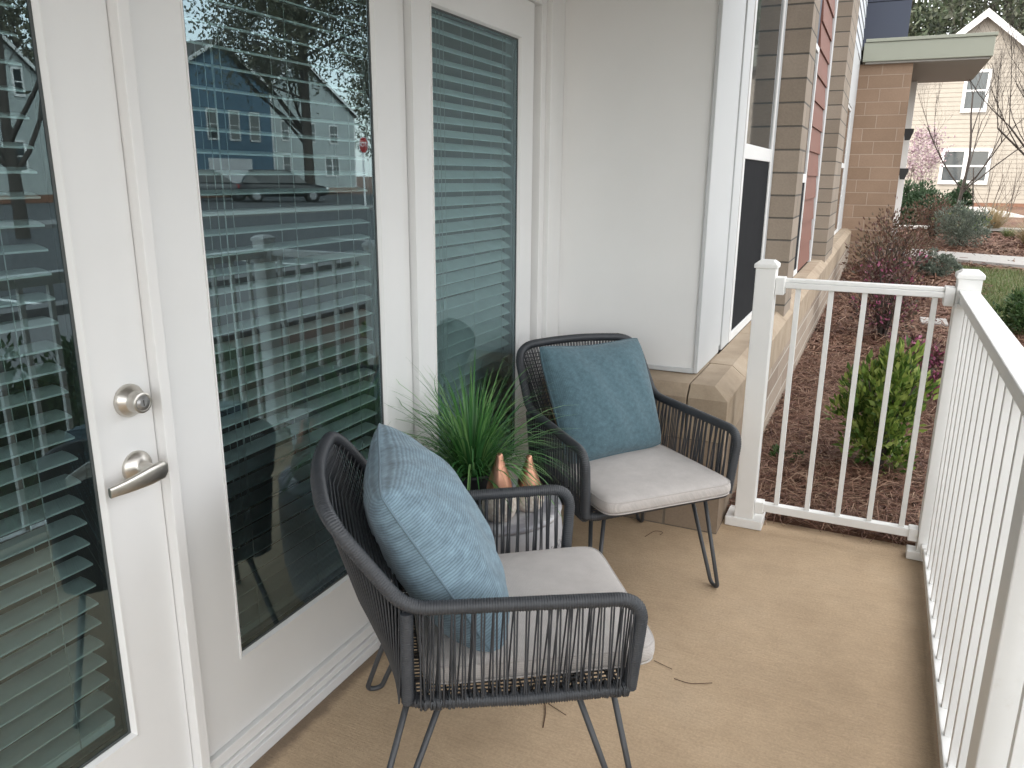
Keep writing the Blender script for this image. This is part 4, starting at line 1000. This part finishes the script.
for i, (x_, y_, h_, w_) in enumerate([(1.2, 46, 13, 6), (-2.5, 48, 14, 7), (5.5, 47, 14, 7), (11, 46, 13, 7), (3.0, 52, 15, 7), (8, 54, 16, 8), (-7, 54, 15, 8), (14.5, 50, 15, 8)]):
    crown_tree((x_, y_, .5), h_, w_, 5200, 'tall green pine tree ' + pn[i], 40 + i, lsz=.34, base=.12, nclump=120, group='pines behind the cream house', trunk=.22)

# ------------------------------------------------------------------ houses
def house(loc, w, d, ze, zp, zb, mat, label, wins, rot=0, door_=None, pitch=.2):
    """gable front faces -y (local). wins: (x0,x1,z0,z1,nsash)"""
    t = thing('house', label, 'house', loc, rot)
    m = MB(); z = zb + .12                                       # lap boards on the gable front
    while z < zp - .05:
        zt = min(z + pitch, zp); hw0 = w / 2 if z < ze else w / 2 * (zp - z) / (zp - ze); hw1 = w / 2 if zt <= ze else w / 2 * (zp - zt) / (zp - ze)
        vs = []
        for (hw, zz, yy) in ((hw0, z, -.015), (hw1, zt, -.004)): vs += [(-hw, yy, zz), (hw, yy, zz), (hw, .05, zz), (-hw, .05, zz)]
        m.add(vs, [(0, 1, 5, 4), (3, 2, 1, 0), (4, 5, 6, 7), (1, 2, 6, 5), (0, 4, 7, 3)]); z = zt
    z = zb + .12
    while z < ze:                                                # both side walls
        zt = min(z + pitch, ze)
        for s_ in (-1, 1): m.add([(s_ * (w / 2 + .022), .06, z), (s_ * (w / 2 + .022), d, z), (s_ * (w / 2 + .004), d, zt), (s_ * (w / 2 + .004), .06, zt), (s_ * (w / 2 - .05), .06, z), (s_ * (w / 2 - .05), d, z)], [(0, 1, 2, 3), (0, 4, 5, 1)])
        z = zt
    m.build('wall', mat, t, local=True)
    MB().box(-w / 2 + .03, w / 2 - .03, .06, d - .05, zb, ze - .05).build('wall_core', mat, t, local=True)
    MB().box(-w / 2 - .01, w / 2 + .01, -.03, d, zb - .3, zb + .115).build('foundation', M['brown'], t, local=True)
    m = MB(); e = .3; sl_ = (zp - ze) / (w / 2); xe = w / 2 + e; zee = ze - sl_ * e
    m.prism([(-xe, zee + .02), (0, zp + .02), (xe, zee + .02), (xe, zee + .16), (0, zp + .17), (-xe, zee + .16)], 'y', -.25, d + .3)
    rf = m.build('roof', M['roof'], t, local=True)
    m = MB(); m.prism([(-xe, zee - .06), (0, zp - .08), (xe, zee - .06), (xe, zee + .165), (0, zp + .18), (-xe, zee + .165)], 'y', -.32, -.26)
    m.build('rake_board', M['casing'], rf, local=True)
    m = MB()
    for s_ in (-1, 1): m.box(s_ * w / 2 - .07, s_ * w / 2 + .07, -.04, .05, zb + .12, ze - .02)
    m.build('corner_trim', M['casing'], t, local=True)
    for (x0, x1, z0, z1, ns) in wins:
        m = MB(); f = .10
        m.box(x0, x0 + f, -.06, 0, z0, z1).box(x1 - f, x1, -.06, 0, z0, z1).box(x0, x1, -.065, 0, z0 - .03, z0 + f).box(x0, x1, -.065, 0, z1 - f, z1)
        zm = (z0 + z1) / 2; m.box(x0 + f, x1 - f, -.055, 0, zm - .03, zm + .03)
        for k in range(1, ns): xm = x0 + (x1 - x0) * k / ns; m.box(xm - .07, xm + .07, -.06, 0, z0 + f, z1 - f)
        wo = m.build('window', M['casing'], t, local=True); MB().box(x0 + f, x1 - f, -.035, -.03, z0 + f, z1 - f).build('pane', M['darkglass'], wo, local=True)
    if door_:
        x0, x1, z1 = door_; MB().box(x0, x1, -.05, 0, zb + .12, z1).build('garage_door', M['signwhite'], t, local=True, bevel=.01)
    return t
house((3.67, 33, 0), 6.1, 9, 4.25, 6.82, .5, M['cream'], 'cream clapboard house with a white trimmed gable behind the thin bare tree', [(-.40, .40, 3.72, 5.10, 1), (-.78, .78, 1.28, 2.48, 2), (1.9, 2.7, 1.28, 3.1, 1)], pitch=.15)
# houses across the street, facing the balcony (-x)
house((40, 42.2, 0), 9.5, 10, 7.2, 9.8, .1, M['bluesiding'], 'dark blue clapboard house across the street, mirrored in the middle door', [(-1.6, -.6, 3.6, 5.6, 1), (.4, 1.4, 3.6, 5.6, 1), (-3.5, -2.5, 3.6, 5.6, 1), (3, 4, 1.2, 2.8, 1)], R(-90), (-2.5, 1.5, 2.4))
house((44, 55.5, 0), 14, 10, 6.6, 10.5, .1, M['palesiding'], 'pale grey-green house across the street beside the blue one', [(-4.6, -3.4, 4.0, 5.6, 1), (-1.5, -.3, 4.0, 5.6, 1), (-4.6, -2.6, 1.2, 3.0, 2), (2, 3, 1.2, 3, 1), (2, 3, 4, 5.6, 1)], R(-90))
house((40, 25.2, 0), 8.0, 10, 6.3, 10.0, .1, M['palesiding'], 'pale gabled house across the street mirrored in the left door', [(-3.2, -2.6, 5.2, 6.6, 1), (-1.9, -1.3, 5.2, 6.6, 1), (.6, 1.4, 5.2, 6.6, 1), (-2.8, -1.6, 1.4, 3, 2)], R(-90))

# ------------------------------------------------------------------ cars (mirrored in the glass)
def car(loc, rz, mat, label):
    t = thing('parked_car', label, 'car', loc, rz, 'cars parked across the street')
    # body: lofted sections along x (length 4.7, width 1.85, height 1.65)
    prof = [(-2.35, .45, .78, .62), (-2.25, .32, 1.0, .82), (-1.6, .28, 1.05, .90), (-.8, .28, 1.04, .92), (.4, .28, 1.02, .92), (1.3, .28, .98, .90), (2.1, .32, .86, .82), (2.35, .45, .70, .62)]
    n = 16; vs = []; fs = []
    for x_, z0, z1, hw in prof:
        for k in range(n):
            a = 2 * math.pi * k / n; ca, sa = math.cos(a), math.sin(a); vs.append((x_, hw * math.copysign(abs(ca) ** .35, ca), (z0 + z1) / 2 + (z1 - z0) / 2 * math.copysign(abs(sa) ** .45, sa)))
    for i in range(len(prof) - 1):
        for k in range(n): fs.append((i * n + k, (i + 1) * n + k, (i + 1) * n + (k + 1) % n, i * n + (k + 1) % n))
    fs += [tuple(range(n)), tuple(reversed(range((len(prof) - 1) * n, len(prof) * n)))]
    m = MB().add(vs, fs, True); body = m.build('body', mat, t, local=True)
    cab = [(-2.1, .98, 1.05, .80, .80), (-1.75, .98, 1.55, .84, .66), (-1.2, .98, 1.66, .86, .68), (.1, .98, 1.64, .86, .68), (.55, .98, 1.50, .85, .66), (1.15, .98, 1.02, .82, .80)]
    vs = []; fs = []
    for x_, z0, z1, w0, w1 in cab: vs += [(x_, -w0, z0), (x_, -w1, z1), (x_, w1, z1), (x_, w0, z0)]
    for i in range(len(cab) - 1):
        for k in range(4): fs.append((i * 4 + k, (i + 1) * 4 + k, (i + 1) * 4 + (k + 1) % 4, i * 4 + (k + 1) % 4))
    fs += [(0, 1, 2, 3), (23, 22, 21, 20)]; MB().add(vs, fs).build('cabin_glass', M['carglass'], t, local=True, bevel=.04)
    MB().box(-1.7, .35, -.66, .66, 1.60, 1.69).build('roof_panel', mat, t, local=True, bevel=.05)
    for px in (-1.78, -.72, .25): pass
    for x_ in (-1.45, 1.45):
        for s_ in (-1, 1):
            wv = MB()
            for (r_, yy) in ((.0, 0), (.34, 0), (.345, .03), (.345, .19), (.33, .22), (0, .22)): pass
            prof_ = [(.20, 0), (.33, 0), (.345, .03), (.345, .19), (.33, .22), (.20, .22)]; vs = []; fs = []; nn = 28
            for r_, yy in prof_:
                for k in range(nn): a = 2 * math.pi * k / nn; vs.append((x_ + r_ * math.cos(a), s_ * (.93 - yy), .345 + r_ * math.sin(a)))
            for i in range(len(prof_) - 1):
                for k in range(nn): fs.append((i * nn + k, i * nn + (k + 1) % nn, (i + 1) * nn + (k + 1) % nn, (i + 1) * nn + k))
            w = wv.add(vs, fs, True).build('wheel', M['tire'], t, local=True)
            vs = [(x_ + .2 * math.cos(2 * math.pi * k / nn), s_ * .90, .345 + .2 * math.sin(2 * math.pi * k / nn)) for k in range(nn)]
            MB().add(vs, [tuple(range(nn))]).build('rim', M['rim'], w, local=True)
    for s_ in (-1, 1):
        MB().box(2.18, 2.33, s_ * .62 - .14, s_ * .62 + .14, .66, .78).build('headlight', M['lamp_clear'], t, local=True, bevel=.03)
        MB().box(-2.33, -2.18, s_ * .66 - .10, s_ * .66 + .10, .72, .92).build('tail_light', M['lamp_red'], t, local=True, bevel=.02)
    return t
c1 = car((28.5, 34.5, -.08), R(134), M['carpaint'], 'black car parked across the street, mirrored in the middle of the door glass')
c2 = car((32.5, 33.2, -.08), R(130), M['cargrey'], 'dark grey car parked behind the black one, mirrored at left')

# stop sign (mirrored)
ss = thing('stop_sign', 'red octagonal stop sign on a pale post by the far kerb', 'sign', (21.4, 32.0, -.05))
SX, SY, SZ = 21.4, 32.0, 2.75
MB().box(SX + .01, SX + .06, SY - .04, SY + .04, -.05, SZ + .2).build('post', M['signwhite'], ss)
va = math.atan2(-SX, -SY)
def octa(rad, thick, x_):
    m = MB(); pol = [(SY + rad * math.cos(R(22.5 + 45 * k)), SZ + rad * math.sin(R(22.5 + 45 * k))) for k in range(8)]; m.prism(pol, 'x', x_ - thick, x_); return m
octa(.40, .01, SX).build('sign_border', M['signwhite'], ss); octa(.365, .004, SX - .0105).build('sign_face', M['red'], ss)
tc = bpy.data.curves.new('stop_text', 'FONT'); tc.body = 'STOP'; tc.size = .30; tc.align_x = 'CENTER'; tc.align_y = 'CENTER'; tc.extrude = .002
to = bpy.data.objects.new('tmp', tc); COL.objects.link(to); bpy.context.view_layer.update(); me = bpy.data.meshes.new_from_object(to.evaluated_get(bpy.context.evaluated_depsgraph_get())); bpy.data.objects.remove(to)
lt = bpy.data.objects.new('lettering', me); COL.objects.link(lt); lt.parent = ss; lt.location = (SX - .018 - SX, 0, SZ - (-.05)); lt.rotation_euler = (R(90), 0, R(-90)); me.materials.clear(); me.materials.append(M['signwhite'])
# street trees (mirrored)
def big_tree(loc, h, label, seed, tr=.28, n=4200):
    t, tips = bare_tree(loc, h, label, seed, h * .28, (0, 0), 4, tr, 'bark', 1, (3, 4), .75, name='street_tree', group='large trees across the street')
    global rs; rs = np.random.RandomState(seed); T = np.array([tuple(p) for p, d, dp in tips if dp <= 2]); T = T[rs.randint(0, len(T), n)] + rs.normal(0, .35, (n, 3)); leaves('foliage', T, unit(n), .22, .10, M['oak'], t)
big_tree((31.5, 40.5, -.1), 14, 'wide spreading leafy tree mirrored across the middle glass door', 51, .26, 6500)
big_tree((30, 50, -.1), 14, 'wide leafy tree beyond the stop sign', 52, .3, 7500)
crown_tree((27.5, 35.5, -.1), 17, 15, 20000, 'broad dark-crowned oak standing over the parked cars', 61, 'oak', .30, .24, 'street_tree', .34, 'large trees across the street', .13, 110)
crown_tree((25.5, 44.0, -.1), 17, 13, 18000, 'broad dark-crowned oak behind the stop sign', 62, 'oak', .28, .24, 'street_tree', .32, 'large trees across the street', .13, 110)
big_tree((17, 12.0, -.1), 9, 'street tree whose dark trunk mirrors in the left door', 53, .16, 600)
for i, (x_, y_) in enumerate([(58, 30), (60, 42), (62, 56), (60, 70), (56, 84), (54, 14), (52, 0), (50, -14)]):
    crown_tree((x_, y_, 0), 15, 12, 3200, 'leafy tree behind the houses across the street, ' + ['behind the left gable', 'behind the blue house', 'behind the pale house', 'far beyond the pale house', 'last in the row', 'beyond the lawn', 'nearer the viewer', 'nearest the viewer'][i], 70 + i, 'oak', .3, .5, 'street_tree', .2, 'trees behind the street houses', .12, 80)
lp = thing('street_lamp', 'tall pale street lamp across the road', 'street lamp', (22.5, 36.5, -.05))
MB().tube([(22.5, 36.5, -.05), (22.5, 36.5, 7.5), (22.2, 36.5, 7.9), (21.2, 36.4, 8.0)], [.09, .06, .05, .04], 10).build('pole', M['signwhite'], lp); MB().box(20.7, 21.3, 36.3, 36.5, 7.93, 8.03).build('lamp_head', M['signwhite'], lp, bevel=.02)
